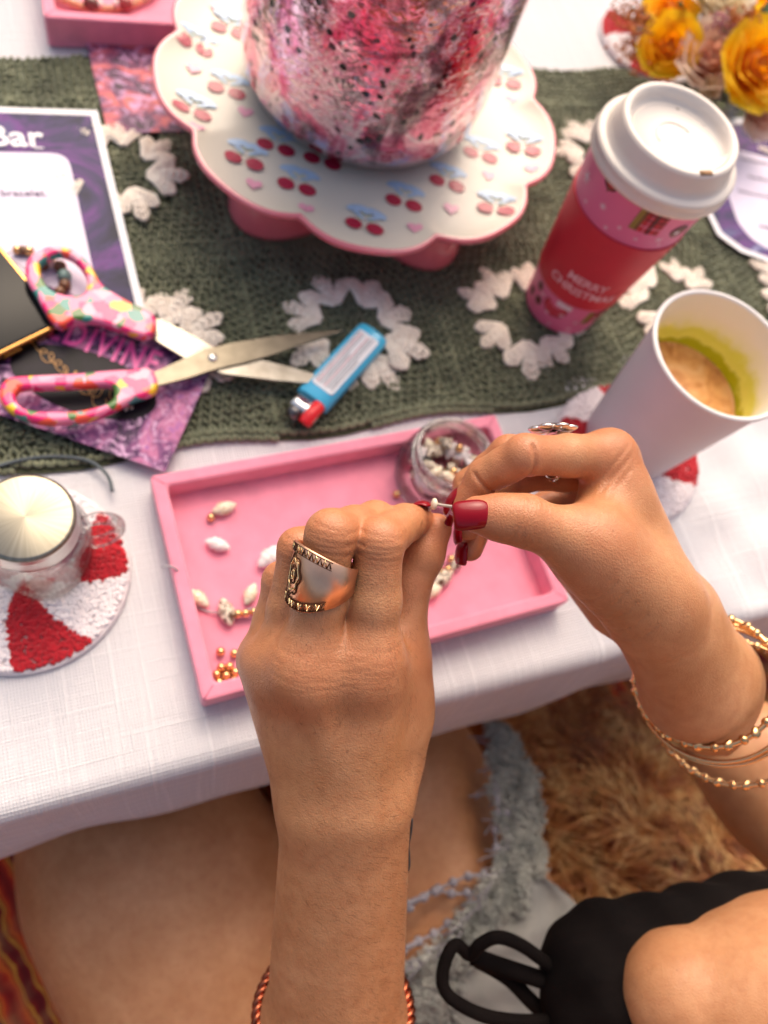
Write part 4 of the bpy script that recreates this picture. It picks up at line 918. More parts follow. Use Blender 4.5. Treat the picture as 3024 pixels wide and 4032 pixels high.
# rust coloured statice sprigs: stems with tight little florets
def sprig(label, pts, seed, mat, z=.075):
    r2 = random.Random(seed); c = at(pts[0][0], pts[0][1], z); root = thing('statice_sprig', label, 'flower sprig', c, 'rust coloured sprigs in the bouquet'); it = []; base = np.array([VC[0], VC[1], .04])
    for x, y in pts:
        p = at(x, y, z+r2.uniform(-.008, .010)); P = smooth_path([base, base*.4+p*.6+np.array([0, 0, .004]), p], 5); V, F = tube(P, .0007, 5); part('stem', root, V, F, leafm)
        for k in range(34):
            q = r2.random(); s_ = p+np.array([r2.gauss(0, .0055), r2.gauss(0, .0055), r2.gauss(.001, .0035)])+(P[-2]-P[-4])*r2.uniform(-1.2, .6)
            it.append((s_, np.array([r2.uniform(-1, 1), r2.uniform(-1, 1), r2.uniform(.2, 1)]), .0024, .0011, .0011))
    tag(lobes_obj('florets', root, it, mat), kind='stuff'); return root
rust = plain('rust_florets', srgb(186, 108, 50), .8, .35, 300); mauve = plain('mauve_florets', srgb(170, 104, 116), .8, .3, 300)
sprig('rust coloured statice sprig hanging out over the candy coaster edge', [(2440, 60), (2470, 20), (2505, 75), (2535, 15), (2485, 110)], 1, rust, .06)
sprig('rust coloured statice sprig drooping over white part of candy coaster', [(2520, 150), (2495, 190), (2540, 118), (2470, 212), (2525, 262)], 2, rust, .045)
sprig('rust and mauve statice sprig between ivory rose and yellow rose', [(2875, 72), (2905, 100), (2955, 62)], 3, rust, .094)
sprig('mauve statice sprig tucked above the pinkish cream rose', [(2835, 92)], 4, mauve, .095)
def leaf(label, p, q, wdt):
    a, b = np.array(p), np.array(q); n = 10; V = []; d = b-a; L_ = np.linalg.norm(d); d = d/L_; s_ = np.cross(d, [0, 0, 1.0]); s_ /= np.linalg.norm(s_)
    for i in range(n):
        t = i/(n-1); w_ = wdt*math.sin(PI*min(1, t*.96+.02))**.8
        for u in (-1, -.5, 0, .5, 1): V.append(a+d*L_*t+s_*w_*u+np.array([0, 0, .006*math.sin(PI*t)+.003*abs(u)]))
    tag(part('leaf', None, np.array(V), grid_faces(n, 5), leafm, at0=a), label, 'leaf', 'leaves in the bouquet')
leaf('dark green leaf between the small yellow rose and ivory rose', at(2690, 130, .06), at(2665, 20, .085), .006)
leaf('slim green leaf above the pinkish cream rose', at(2740, 100, .06), at(2730, -40, .085), .007)
leaf('green leaf rising at the edge behind the open yellow rose', at(2960, 150, .07), at(3040, 10, .09), .006)
leaf('green leaf hanging under the tiny rosebud', at(2780, 320, .055), at(2850, 410, .045), .009)
leaf('dark leaf under the open yellow rose', at(2850, 330, .055), at(2960, 420, .045), .010)
# ------------------------------------------------------------------ person: one continuous skin grown from a distance field
def capsule(X, a, b, ra, rb):
    ba = b-a; L2 = float(ba@ba)+1e-12
    d = X-a.astype(np.float32)
    h = np.clip((d@ba.astype(np.float32))/np.float32(L2), 0, 1)
    q = d-h[..., None]*ba.astype(np.float32)
    return np.sqrt((q*q).sum(-1))-(np.float32(ra)+np.float32(rb-ra)*h)
def smin(a, b, k):
    h = np.maximum(k-np.abs(a-b), 0)/k
    return np.minimum(a, b)-h*h*k*0.25
class Field:
    def __init__(s, lo, hi, step):
        s.lo, s.step = np.asarray(lo, float), step
        s.n = np.ceil((np.asarray(hi)-s.lo)/step).astype(int)+1
    def blank(s): return np.full(tuple(s.n), 0.05, np.float32)
    def chain(s, D, prims, k):
        """Adds capsules (a, b, ra, rb) to D, blended within k."""
        for a, b, ra, rb in prims:
            a, b = np.asarray(a, float), np.asarray(b, float); m = max(ra, rb)+k+4*s.step
            i0 = np.clip(np.floor((np.minimum(a, b)-m-s.lo)/s.step).astype(int), 0, s.n)
            i1 = np.clip(np.ceil((np.maximum(a, b)+m-s.lo)/s.step).astype(int)+1, 0, s.n)
            if (i1 <= i0).any(): continue
            ax = [(s.lo[j]+np.arange(i0[j], i1[j])*s.step).astype(np.float32) for j in range(3)]
            X = np.stack(np.meshgrid(*ax, indexing='ij'), -1)
            sl = tuple(slice(p, q) for p, q in zip(i0, i1))
            D[sl] = smin(D[sl], capsule(X, a, b, ra, rb), k)
        return D
    def mesh(s, D):
        """Naive surface nets."""
        n = D.shape; ins = D < 0
        cs = tuple(k-1 for k in n)
        acc = np.zeros(cs+(3,), np.float32); cnt = np.zeros(cs, np.float32)
        corner = [(i, j, k) for i in (0, 1) for j in (0, 1) for k in (0, 1)]
        def sub(A, c): return A[c[0]:c[0]+cs[0], c[1]:c[1]+cs[1], c[2]:c[2]+cs[2]]
        for c in corner:
            for ax in range(3):
                if c[ax]: continue
                c2 = list(c); c2[ax] = 1; a, b = sub(D, c), sub(D, c2)
                x = (a < 0) != (b < 0)
                t = np.where(x, a/(a-b+1e-20), 0)
                for k in range(3): acc[..., k] += np.where(x, c[k]+(t if k == ax else 0), 0)
                cnt += x
        act = cnt > 0; idx = np.full(cs, -1, np.int64); idx[act] = np.arange(act.sum())
        g = np.stack(np.nonzero(act), 1)
        V = (g+acc[act]/cnt[act][:, None])*s.step+s.lo
        Fs = []
        for ax in range(3):
            u, v = (ax+1) % 3, (ax+2) % 3
            sl0 = [slice(1, n[k]-1) for k in range(3)]; sl0[ax] = slice(0, n[ax]-1); sl1 = list(sl0); sl1[ax] = slice(1, n[ax])
            A, B = ins[tuple(sl0)], ins[tuple(sl1)]
            p = np.stack(np.nonzero(A != B), 1)
            if not len(p): continue
            flip = A[tuple(p.T)]; off = np.array([1, 1, 1]); off[ax] = 0; p = p+off
            def cell(du, dv):
                q = p.copy(); q[:, u] += du; q[:, v] += dv; return idx[q[:, 0], q[:, 1], q[:, 2]]
            quad = np.stack([cell(-1, -1), cell(0, -1), cell(0, 0), cell(-1, 0)], 1)
            quad[~flip] = quad[~flip][:, ::-1]
            Fs.append(quad)
        return V, np.concatenate(Fs)
def relax(V, F, it=2, lam=0.5):
    for _ in range(it):
        S = np.zeros_like(V); c = np.zeros(len(V))
        for a, b in ((0, 1), (1, 2), (2, 3), (3, 0)):
            np.add.at(S, F[:, a], V[F[:, b]]); np.add.at(S, F[:, b], V[F[:, a]])
            np.add.at(c, F[:, a], 1); np.add.at(c, F[:, b], 1)
        V = V+lam*(S/np.maximum(c, 1)[:, None]-V)
    return V
def vnormals(V, F):
    n = np.cross(V[F[:, 2]]-V[F[:, 0]], V[F[:, 3]]-V[F[:, 1]]); N = np.zeros_like(V)
    for k in range(4): np.add.at(N, F[:, k], n)
    return N/(np.linalg.norm(N, axis=1)[:, None]+1e-12)

def J(x, y, d): return atd(x, y, d)
mm = 0.001
# left hand: joints (photo x, photo y, distance from the camera)
LW = J(1365, 3150, .338)
L = dict(
 M2=J(1454, 2590, .312), M3=J(1212, 2610, .307), M4=J(1094, 2615, .320), M5=J(1044, 2600, .332),
 P2=J(1494, 2132, .298), D2=J(1592, 2062, .318), T2=J(1642, 2042, .333),
 P3=J(1302, 2104, .292), D3=J(1478, 2050, .317), T3=J(1550, 2062, .338),
 P4=J(1176, 2160, .307), D4=J(1330, 2112, .322), T4=J(1430, 2110, .341),
 P5=J(1108, 2285, .322), D5=J(1215, 2235, .340), T5=J(1300, 2222, .356),
 C1=J(1528, 2985, .352), M1=J(1578, 2590, .338), I1=J(1606, 2295, .338), T1=J(1716, 2084, .337))
Rr = dict(
 M2=J(2398, 1797, .338), M3=J(2412, 1805, .357), M4=J(2395, 1858, .374), M5=J(2345, 1950, .388),
 P2=J(2066, 1792, .311), D2=J(1908, 1878, .322), T2=J(1830, 1985, .326),
 P3=J(2004, 1790, .342), D3=J(1850, 1910, .352), T3=J(1842, 2072, .346),
 P4=J(2060, 1870, .366), D4=J(1905, 2010, .366), T4=J(1850, 2158, .355),
 P5=J(2150, 1990, .390), D5=J(2040, 2035, .384), T5=J(1968, 2060, .376),
 C1=J(2575, 2365, .336), M1=J(2315, 2148, .317), I1=J(2062, 2050, .306), T1=J(1880, 2026, .306))
RW = J(2622, 2440, .352)
def finger(j, n, rM, rP, rD, rT, pad=1.0):
    M_, P_, D_, T_ = j['M'+n], j['P'+n], j['D'+n], j['T'+n]
    q = (M_+P_)/2
    return [(M_, q, rM*mm, (rP+.5*pad)*mm), (q, P_, (rP+.5*pad)*mm, rP*mm), (P_, (P_+D_)/2, rP*mm, (rD+.3)*mm), ((P_+D_)/2, D_, (rD+.2)*mm, rD*mm), (D_, T_, rD*mm, rT*mm)]
def build_hand(j, W, palm, fingers, thumb, arm, lo, hi, step):
    f = Field(lo, hi, step)
    D = f.chain(f.blank(), palm, .012)
    D = f.chain(D, arm, .012)
    base = D.copy(); out = D
    for prims in fingers:
        Fi = f.chain(f.blank(), prims, .0035)
        out = smin(out, smin(base, Fi, .007), .0012)
    Ft = f.chain(f.blank(), thumb, .004)
    out = smin(out, smin(base, Ft, .011), .0012)
    V, F = f.mesh(out)
    return relax(V, F, 2, .5), F
STEP = .0009
# ---- left hand
l = L
lf = [finger(l, '2', 11.6, 9.1, 7.6, 6.8, 2.4), finger(l, '3', 11.2, 9.1, 7.7, 7.0, 2.2), finger(l, '4', 9.6, 7.8, 7.1, 6.5, .3), finger(l, '5', 9.2, 7.4, 6.6, 6.0)]
lt = [(l['M1'], l['I1'], .0105, .0096), (l['I1'], (l['I1']+l['T1'])/2, .0096, .0092), ((l['I1']+l['T1'])/2, l['T1'], .0090, .0070)]
Wl, Wr_ = J(1258, 3180, .340), J(1470, 3180, .340)
lpalm = [(Wl, l['M5'], .0150, .0100), (J(1290, 3120, .336), l['M4'], .0145, .0103), (J(1370, 3110, .334), l['M3'], .0145, .0110), (J(1450, 3110, .336), l['M2'], .0145, .0115),
         (J(1240, 3000, .350), l['M5']+dirc(0, 0, .012), .0150, .0110), (J(1480, 2950, .352), J(1440, 2680, .330), .016, .0125),
         (l['C1'], J(1552, 2800, .346), .0150, .0145), (J(1552, 2800, .346), l['M1'], .0140, .0105), (J(1568, 2700, .340), J(1480, 2640, .322), .0095, .0110),
         (l['M3']+dirc(-.002, .001, -.0022), l['M3']+dirc(-.002, .004, -.0022), .0108, .0108), (l['M2']+dirc(-.002, 0, -.0022), l['M2']+dirc(-.003, .004, -.0020), .0112, .0110), (l['M4']+dirc(-.001, 0, -.002), l['M4']+dirc(0, .003, -.002), .0098, .0098)]
larm = [(Wl, J(1258, 4032, .395), .0158, .0260), (Wr_, J(1374, 4032, .395), .0158, .0260), (J(1364, 3180, .340), J(1318, 4032, .395), .0165, .0262)]
lext = [(J(1245, 4032, .395), J(1270, 4700, .455), .0262, .036), (J(1374, 4032, .395), J(1400, 4700, .455), .0265, .036)]
pts = np.array(list(l.values())+[Wl, Wr_]); lo = pts.min(0)-.03; hi = pts.max(0)+.03
a_end = J(1310, 4160, .405)
lo = np.minimum(lo, a_end-np.array([.035, .004, .035])); hi = np.maximum(hi, a_end+np.array([.035, .03, .035]))
LV, LF = build_hand(l, LW, lpalm, lf, lt, larm+lext, lo, hi, STEP)
_Q = (LV-np.array([0, 0, CAM_H]))@ROT; _y = CY+F_PX*_Q[:, 1]/_Q[:, 2]
_m = np.clip((_y-2850)/250, 0, 1)[:, None]; LV = LV*(1-_m)+relax(LV, LF, 40, .6)*_m
# ---- right hand
r = Rr
rf = [finger(r, '2', 10.6, 8.0, 7.0, 6.2), finger(r, '3', 10.4, 8.2, 7.0, 6.3), finger(r, '4', 9.6, 7.8, 6.8, 6.1), finger(r, '5', 8.6, 6.8, 6.0, 5.4)]
rt = [(r['M1'], r['I1'], .0118, .0099), (r['I1'], (r['I1']+r['T1'])/2, .0099, .0088), ((r['I1']+r['T1'])/2, r['T1'], .0088, .0074)]
rpalm = [(J(2600, 2330, .345), r['M2'], .0135, .0108), (J(2610, 2360, .358), r['M3'], .0140, .0108), (J(2600, 2380, .372), r['M4'], .0145, .0105), (J(2560, 2390, .384), r['M5'], .0150, .0105),
         (J(2345, 2180, .324), J(2520, 2340, .336), .0165, .0185), (J(2400, 1960, .338), J(2345, 2130, .325), .0115, .0120),
         (J(2262, 2150, .386), J(2440, 2370, .382), .0155, .0170), (r['C1'], r['M1'], .0150, .0125)]
F1, F2 = J(2745, 2690, .398), J(2925, 2960, .560)
rarm = [(J(2590, 2440, .347), J(2725, 2715, .392), .0190, .0222), (J(2665, 2420, .366), J(2790, 2660, .405), .0185, .0222), (J(2725, 2715, .392), F2, .0222, .036), (J(2790, 2660, .405), F2, .0222, .036)]
pts = np.array(list(r.values())+[RW, F1]); lo = pts.min(0)-.032; hi = pts.max(0)+.032
RV, RF = build_hand(r, RW, rpalm, rf, rt, rarm, lo, hi, STEP)
# ------------------------------------------------------------------ person: rest of the body, skin, nails, clothes, jewellery
STEPB = .0034
HL, HR = np.array([.150, -.330, -.27]), np.array([.305, -.285, -.27])
def tp(x, y, z): return at(x, y, z)
ZT = -.265
thl = [(tp(600, 3400, ZT), tp(770, 3720, ZT), .094, .096), (tp(770, 3720, ZT), HL, .096, .104), (tp(600, 3400, ZT), tp(300, 2650, -.26), .094, .066), (tp(300, 2650, -.26), np.array([-.03, .30, -.25]), .066, .060)]
thr = [(tp(1510, 3150, ZT), tp(1740, 3650, ZT), .091, .095), (tp(1740, 3650, ZT), HR, .095, .104), (tp(1510, 3150, ZT), tp(1330, 2550, -.26), .091, .066), (tp(1330, 2550, -.26), np.array([.19, .30, -.25]), .066, .060)]
shin = [(np.array([-.03, .30, -.25]), np.array([.15, .20, -.33]), .052, .034), (np.array([.19, .30, -.25]), np.array([-.02, .16, -.33]), .052, .034)]
CH = np.array([.330, -.300, .080]); SHL, SHR = np.array([.205, -.310, .160]), np.array([.445, -.235, .170])
torso = [(HL, HR, .095, .095), ((HL+HR)/2, CH, .100, .105), (CH, SHL, .085, .050), (CH, SHR, .085, .055), (CH+np.array([0, -.01, .10]), np.array([.335, -.315, .235]), .060, .050), (np.array([.335, -.315, .235]), np.array([.325, -.285, .345]), .055, .085), (np.array([.325, -.285, .345]), np.array([.325, -.300, .385]), .085, .085)]
bust = [(J(2672, 3908, .400), J(3210, 4060, .400), .0300, .0620), (J(3210, 4060, .400), CH, .062, .090)]
EL = J(1335, 4700, .455)
arms = [(SHL, EL, .048, .036), (EL, J(1310, 4180, .407), .0385, .0330), (SHR, F2+np.array([.03, -.02, -.01]), .050, .040), (F2, F2+np.array([.03, -.02, -.01]), .0385, .042)]
allp = thl+thr+shin+torso+arms+bust
lo = np.min([np.minimum(a, b)-max(c, d) for a, b, c, d in allp], 0)-.02; hi = np.max([np.maximum(a, b)+max(c, d) for a, b, c, d in allp], 0)+.02
fb = Field(lo, hi, STEPB)
D = fb.blank()
A = fb.chain(fb.blank(), thl, .03); B = fb.chain(fb.blank(), thr, .03); S1 = fb.chain(fb.blank(), shin, .03)
Tt = fb.chain(fb.blank(), torso, .05); Ar = fb.chain(fb.blank(), arms, .03); Bu = fb.chain(fb.blank(), bust, .03)
D = np.minimum(np.minimum(A, B), S1); D = smin(D, Tt, .05); D = smin(D, Ar, .02); D = smin(D, Bu, .02)
BV, BF = fb.mesh(D); BV = relax(BV, BF, 4, .5)
del A, B, S1, Tt, Ar, Bu, D

def crease(V, N, c, ax, side, depth, wid, rad, arc=.1):
    """Press a fold line into the skin round a joint: c centre, ax bone direction, side where it shows."""
    ax = ax/np.linalg.norm(ax); d = V-c; s = d@ax; rr = np.linalg.norm(d-s[:, None]*ax, axis=1)
    m = np.exp(-(s/wid)**2)*(rr < rad)*np.clip((N@side-arc)/.35, 0, 1)
    return V-N*(depth*m)[:, None]
NL, NR = vnormals(LV, LF), vnormals(RV, RF)
cam_side = lambda p: (np.array([0, 0, CAM_H])-p)/np.linalg.norm(np.array([0, 0, CAM_H])-p)
for n, rad in (('2', .014), ('3', .0135), ('4', .012), ('5', .011)):       # knuckle wrinkles, left hand
    P_ = l['P'+n]; ax = l['P'+n]-l['M'+n]; bx = l['D'+n]-l['P'+n]; sd = cam_side(P_)
    for k, o_ in enumerate((-.0062, -.0040, -.0018, .0006, .0028)):
        LV = crease(LV, NL, P_+ax/np.linalg.norm(ax)*o_+sd*.006, ax+dirc(.15*(-1)**k, .02*k, 0)*np.linalg.norm(ax)*.5, sd, .00022, .00045, rad, .2)
    D_ = l['D'+n]
    for o_ in (-.0016, .0004, .0022): LV = crease(LV, NL, D_+bx/np.linalg.norm(bx)*o_, bx, cam_side(D_), .00020, .00045, rad*.85, .0)
for p, ax in ((l['D2']+dirc(.001, .006, 0), l['T2']-l['P2']),): LV = crease(LV, NL, p, ax, dirc(.3, .8, -.5), .0007, .0009, .010, .0)
nn = nrng
for k in range(16):                                                       # fine lines over the big knuckles
    c0 = l['M2'] if k % 2 else l['M3']; ax = l['P2']-l['M2'] if k % 2 else l['P3']-l['M3']
    LV = crease(LV, NL, c0+ax/np.linalg.norm(ax)*(.010-.0017*k*.6), ax+dirc(nn.uniform(-.3, .3), 0, 0)*.04, cam_side(c0), .00010, .0005, .020, .3)
for n in ('2', '3'):                                                      # inner folds of the bent right fingers
    for j_, b_, rad in (('P', 'D', .0105), ('D', 'T', .009)):
        P_ = r[j_+n]; ax = r[b_+n]-r[('M' if j_ == 'P' else 'P')+n]; RV = crease(RV, NR, P_, ax, dirc(.2, .9, -.4), .0011, .0009, rad, -.2)
P_ = r['I1']; ax = r['T1']-r['M1']
for o_ in (-.0052, -.0036, -.0020, -.0004, .0014, .0030, .0046): RV = crease(RV, NR, P_+ax/np.linalg.norm(ax)*o_, ax+dirc(nn.uniform(-.2, .2), nn.uniform(-.2, .2), 0)*.02, cam_side(P_), .00046, .00050, .014, .15)
ax = r['C1']-r['M1']
for k, q in enumerate((.30, .45, .60, .76, .92)):                         # folds across the ball of the thumb
    RV = crease(RV, NR, r['M1']*(1-q)+r['C1']*q+dirc(-.010, .010, 0), ax+dirc(.5, -.55, 0)*.02, dirc(-.3, .4, -.8), .00035, .0007, .019, .25)
for k, q in enumerate((.1, .35, .6)): RV = crease(RV, NR, r['M2']*(1-q)+r['M1']*q, dirc(.75, .66, 0), dirc(-.5, .2, -.8), .0004, .0009, .022, .2)
# soft tendons and veins on the back of the left hand
for n, q0 in (('2', .1), ('3', .08), ('4', .1)):
    a_, b_ = l['M'+n], LW; ax = b_-a_; L_ = np.linalg.norm(ax); d = LV-a_; s = d@ax/L_; off = d-np.outer(s, ax/L_); lat = np.cross(ax/L_, cam_side(a_)); w_ = off@lat
    LV = LV+NL*(.0005*np.exp(-(w_/.003)**2)*np.clip(s/.01, 0, 1)*np.clip((.05-s)/.02, 0, 1)*np.clip(NL@cam_side(a_), 0, 1))[:, None]

# skin tone painted per vertex: redder knuckles and fingertips (its own pigment), paler nail folds
def tone(V, j, W):
    t = np.zeros(len(V))
    for k, p in j.items():
        rr = {'P': .009, 'D': .007, 'T': .010, 'M': .013, 'I': .010, 'C': .012}[k[0]]; wgt = {'P': .6, 'D': .5, 'T': .7, 'M': .55, 'I': .5, 'C': .2}[k[0]]
        t = np.maximum(t, wgt*np.exp(-((V-p)**2).sum(1)/(2*(rr*1.2)**2)))
    return t
AV, AF = merge_np([(BV, BF), (LV, LF), (RV, RF)])
tt = np.concatenate([np.zeros(len(BV)), tone(LV, l, LW), tone(RV, r, RW)])
skin = NT('skin'); v = skin.coord('Object'); fa = skin.n('Attribute'); fa.attribute_name = 'flush'
b1 = skin.noise(v, 34, 5, .6); b2 = skin.noise(v, 160, 4, .65); b3 = skin.noise(v, 900, 2, .6)
cb = skin.ramp(b1, [(.3, srgb(182, 126, 84)), (.7, srgb(202, 148, 106))])
cb = skin.mix(skin.ramp(b2, [(.42, (0, 0, 0, 1)), (.75, (.45, .45, .45, 1))]), cb, srgb(168, 104, 66))
cb = skin.mix(fa.outputs['Fac'], cb, srgb(186, 106, 74))
spots = skin.ramp(skin.voro(v, 95), [(.045, (.75, .75, .75, 1)), (.075, (0, 0, 0, 1))]); cb = skin.mix(skin.math('MULTIPLY', spots, skin.ramp(skin.noise(v, 40, 2), [(.5, (0, 0, 0, 1)), (.62, (.6, .6, .6, 1))])), cb, srgb(110, 62, 40))
skin.color(cb); skin.set(rough=skin.math('ADD', .34, skin.math('MULTIPLY', b2, .18)), sss=.18, sssr=(1.0, .35, .18), ssss=.0028, spec=.42)
pore = skin.voro(v, 1500); fold = skin.voro(skin.mix(.0015, v, skin.noisec(v, 200, 2)), 620, 'Distance', 'DISTANCE_TO_EDGE')
skin.bump(skin.math('ADD', skin.math('MULTIPLY', pore, .5), skin.math('ADD', skin.math('MULTIPLY', fold, .8), skin.math('MULTIPLY', b3, .8))), .34, .0006)
person = bpy.data.objects.new('person', new_mesh('person', AV, AF, skin.m)); C.objects.link(person)
at_ = person.data.attributes.new('flush', 'FLOAT', 'POINT'); at_.data.foreach_set('value', tt.astype(np.float32))
tag(person, 'person threading beads with both hands, dark red nails, bare thighs under table', 'person')

polish = NT('nail_polish'); polish.color(srgb(132, 0, 20)); polish.set(rough=.3, coat=.45, coatr=.05, spec=.12)
def nail(c, ax, up, length, width, rad, free=0.0, thick=.0006):
    """Curved nail plate: c middle of the plate, ax towards the tip, up outwards."""
    ax = ax/np.linalg.norm(ax); up = up-ax*(up@ax); up /= np.linalg.norm(up); sd = np.cross(ax, up); n, m = 14, 13; V = []
    for lay in (0, 1):
        for i in range(n):
            t = 2*i/(n-1)-1; e = 1-abs(t)**6*.28 if t > 0 else math.sqrt(max(0, 1-(abs(t)**2.6)*.72))
            for j in range(m):
                s = (2*j/(m-1)-1)*width/2*e; a = s/rad; edge = (abs(2*j/(m-1)-1)**6+abs(t)**8)*.0004
                V.append(c+ax*(length/2*t)+sd*rad*math.sin(a)+up*(rad*(math.cos(a)-1)-.0010*max(0, t)**2-.0012*max(0, -t)**2+(thick if lay else -thick*.6)-(edge if lay else 0)))
    g = grid_faces(n, m); F = [tuple(f[::-1]) for f in g]+[tuple(f+n*m) for f in g]
    per = [i*m for i in range(n)]+[(n-1)*m+j for j in range(1, m)]+[i*m+m-1 for i in range(n-2, -1, -1)]+[j for j in range(m-2, 0, -1)]
    for a_, b_ in zip(per, per[1:]+per[:1]): F.append((a_, b_, b_+n*m, a_+n*m))
    part('nail', person, V, F, polish.m)
nail(J(1860, 2026, .2972), dirc(-1, .10, -.02), dirc(0.0, -.06, -1), .0142, .0128, .0082)                    # right thumb
nail(J(1766, 1964, .3262), r['T2']-r['D2']+dirc(-.0, .002, 0), dirc(-.92, -.38, -.12), .0120, .0085, .0062)   # right index
nail(J(1792, 2098, .3425), r['T3']-r['D3'], dirc(-.9, .1, -.35), .0095, .0080, .0060)
nail(J(1808, 2178, .3500), dirc(-.12, 1, .0), dirc(-.78, .0, -.62), .0105, .0080, .0060)
nail(J(1664, 1976, .3290), dirc(.28, .02, 1), dirc(.05, -1, .12), .0110, .0092, .0066)                        # left index
nail(J(1764, 2092, .3355), l['T1']-l['I1'], dirc(.88, .40, -.26), .0135, .0100, .0070)                        # left thumb
# tattoo stroke on the inner wrist
def px_early(V): Q = (V-np.array([0, 0, CAM_H]))@ROT; return CX+F_PX*Q[:, 0]/Q[:, 2], CY+F_PX*Q[:, 1]/Q[:, 2]
ink_ = plain('tattoo', srgb(62, 66, 66), .6)
vx_, vy_ = px_early(LV); tpts = []
for yy in range(3235, 3440, 20):
    m_ = (abs(vy_-yy) < 12) & ((NL*(np.array([0, 0, CAM_H])-LV)).sum(1) > 0); k = np.nonzero(m_)[0]
    if len(k): k = k[np.argsort(-vx_[k])[min(len(k)-1, 12)]]; tpts.append(LV[k]+NL[k]*.0001)
if len(tpts) > 4: V, F = tube(smooth_path(tpts[::2], 4), [.0005+.0003*math.sin(i*.5) for i in range(len(smooth_path(tpts[::2], 4)))], 6); part('tattoo', person, V, F, ink_)
# fine arm hair
def hairs(V, F, N, count, test, length, dirf, seed):
    r2 = np.random.default_rng(seed); idx = np.nonzero(test(V))[0]; pick = r2.choice(idx, min(count, len(idx)), replace=False); Vs, Fs = [], []
    for k, i in enumerate(pick):
        p, nv = V[i], N[i]; d = dirf+r2.normal(0, .28, 3); d = d-nv*(d@nv); d /= np.linalg.norm(d)+1e-9; L_ = length*r2.uniform(.5, 1.25); sd = np.cross(nv, d)*.00004
        pts = [p-nv*.0001, p+d*L_*.35+nv*L_*.16, p+d*L_*.72+nv*L_*.20, p+d*L_+nv*L_*.14]; b = len(Vs)
        for q, w_ in zip(pts[:3], (1, .8, .5)): Vs += [q+sd*w_, q-sd*w_]
        Vs.append(pts[3]); Fs += [(b, b+1, b+3, b+2), (b+2, b+3, b+5, b+4), (b+4, b+5, b+6)]
    return np.array(Vs), Fs
NLn = vnormals(LV, LF); camp = np.array([0, 0, CAM_H]); armax = dirc(-.95, .20, .1)
def px_of(V): Q = (V-camp)@ROT; return CX+F_PX*Q[:, 0]/Q[:, 2], CY+F_PX*Q[:, 1]/Q[:, 2]
XL, YL = px_of(LV); facing = (NLn*(camp-LV)).sum(1) > 0
h1 = hairs(LV, LF, NLn, 2400, lambda V: facing & (YL > 2950), .0044, dirc(.9, .35, 0), 1)
h2 = hairs(LV, LF, NLn, 900, lambda V: facing & (YL > 2250) & (YL < 2900) & (XL < 1640), .0028, dirc(.15, .9, 0), 2)
h3 = hairs(RV, RF, vnormals(RV, RF), 900, lambda V: (vnormals(RV, RF)*(camp-RV)).sum(1) > 0, .0036, dirc(-.5, .8, .1), 3)
V, F = merge([h1, h2]); tag(part('arm_hair', person, V, F, plain('hair_brown', srgb(92, 54, 32), .6)), kind='stuff')

# clothes
blackc = plain('black_jersey', srgb(16, 11, 10), .9, .25, 60, .5, 700, spec=.12)
ft = Field(*[np.array(q) for q in ((J(2200, 4400, .36)-.2), (J(2900, 3300, .45)+.2))], .003)
pr = [(J(2335, 4090, .425), J(2350, 3830, .428), .0215, .0235), (J(2350, 3830, .432), J(2440, 3770, .434), .0235, .0240), (J(2440, 3770, .434), J(2760, 3760, .432), .0240, .026), (J(2760, 3760, .432), J(3260, 3800, .430), .026, .046), (J(2440, 3900, .432), J(3000, 3900, .435), .040, .060)]
lo = np.min([np.minimum(a, b)-max(c, d) for a, b, c, d in pr], 0)-.01; hi = np.max([np.maximum(a, b)+max(c, d) for a, b, c, d in pr], 0)+.01
ft = Field(lo, hi, .0026); V, F = ft.mesh(ft.chain(ft.blank(), pr, .018)); V = relax(V, F, 3)
N_ = vnormals(V, F); V = V+N_*(.0012*np.sin(V[:, 0]*210+V[:, 1]*90)+.0008*np.sin(V[:, 1]*330-V[:, 2]*120))[:, None]
top = part('black_top', person, V, F, blackc)
def strap(pts, rad, name='strap', mat=blackc, flat=1.0, parent=None):
    P = smooth_path([J(*p) for p in pts], 7); V, F = tube(P, rad, 12); return part(name, parent or top, V, F, mat)
strap([(2240, 3850, .430), (2150, 3790, .424), (2050, 3720, .418), (1960, 3690, .415), (1890, 3720, .418), (1850, 3760, .424), (1800, 3720, .420), (1765, 3755, .417), (1742, 3840, .414), (1758, 3910, .412), (1830, 3965, .410), (1930, 4005, .410), (2070, 4022, .414), (2200, 4010, .424), (2290, 3960, .432)], .0035)
strap([(1860, 3765, .430), (1960, 3800, .430), (2080, 3840, .428), (2230, 3890, .430)], .0046)
strap([(1880, 3780, .434), (2000, 3850, .434), (2110, 3960, .434), (2240, 4060, .434)], .0042)
gtr = plain('old_gold_trim', srgb(124, 100, 46), .4, .25, 150, metal=.5)
0 and strap([(2160, 3640, .440), (2230, 3560, .424), (2300, 3480, .416), (2365, 3410, .424), (2400, 3370, .45)], .0018, 'gold_trim', gtr)
0 and strap([(2215, 3640, .436), (2255, 3690, .424), (2300, 3740, .412), (2330, 3800, .407), (2330, 3880, .412), (2320, 4000, .43)], .0024, 'gold_trim', gtr)
0 and strap([(2330, 3640, .425), (2430, 3640, .406), (2530, 3680, .402), (2620, 3760, .410), (2680, 3840, .43)], .0011, 'gold_trim', gtr)
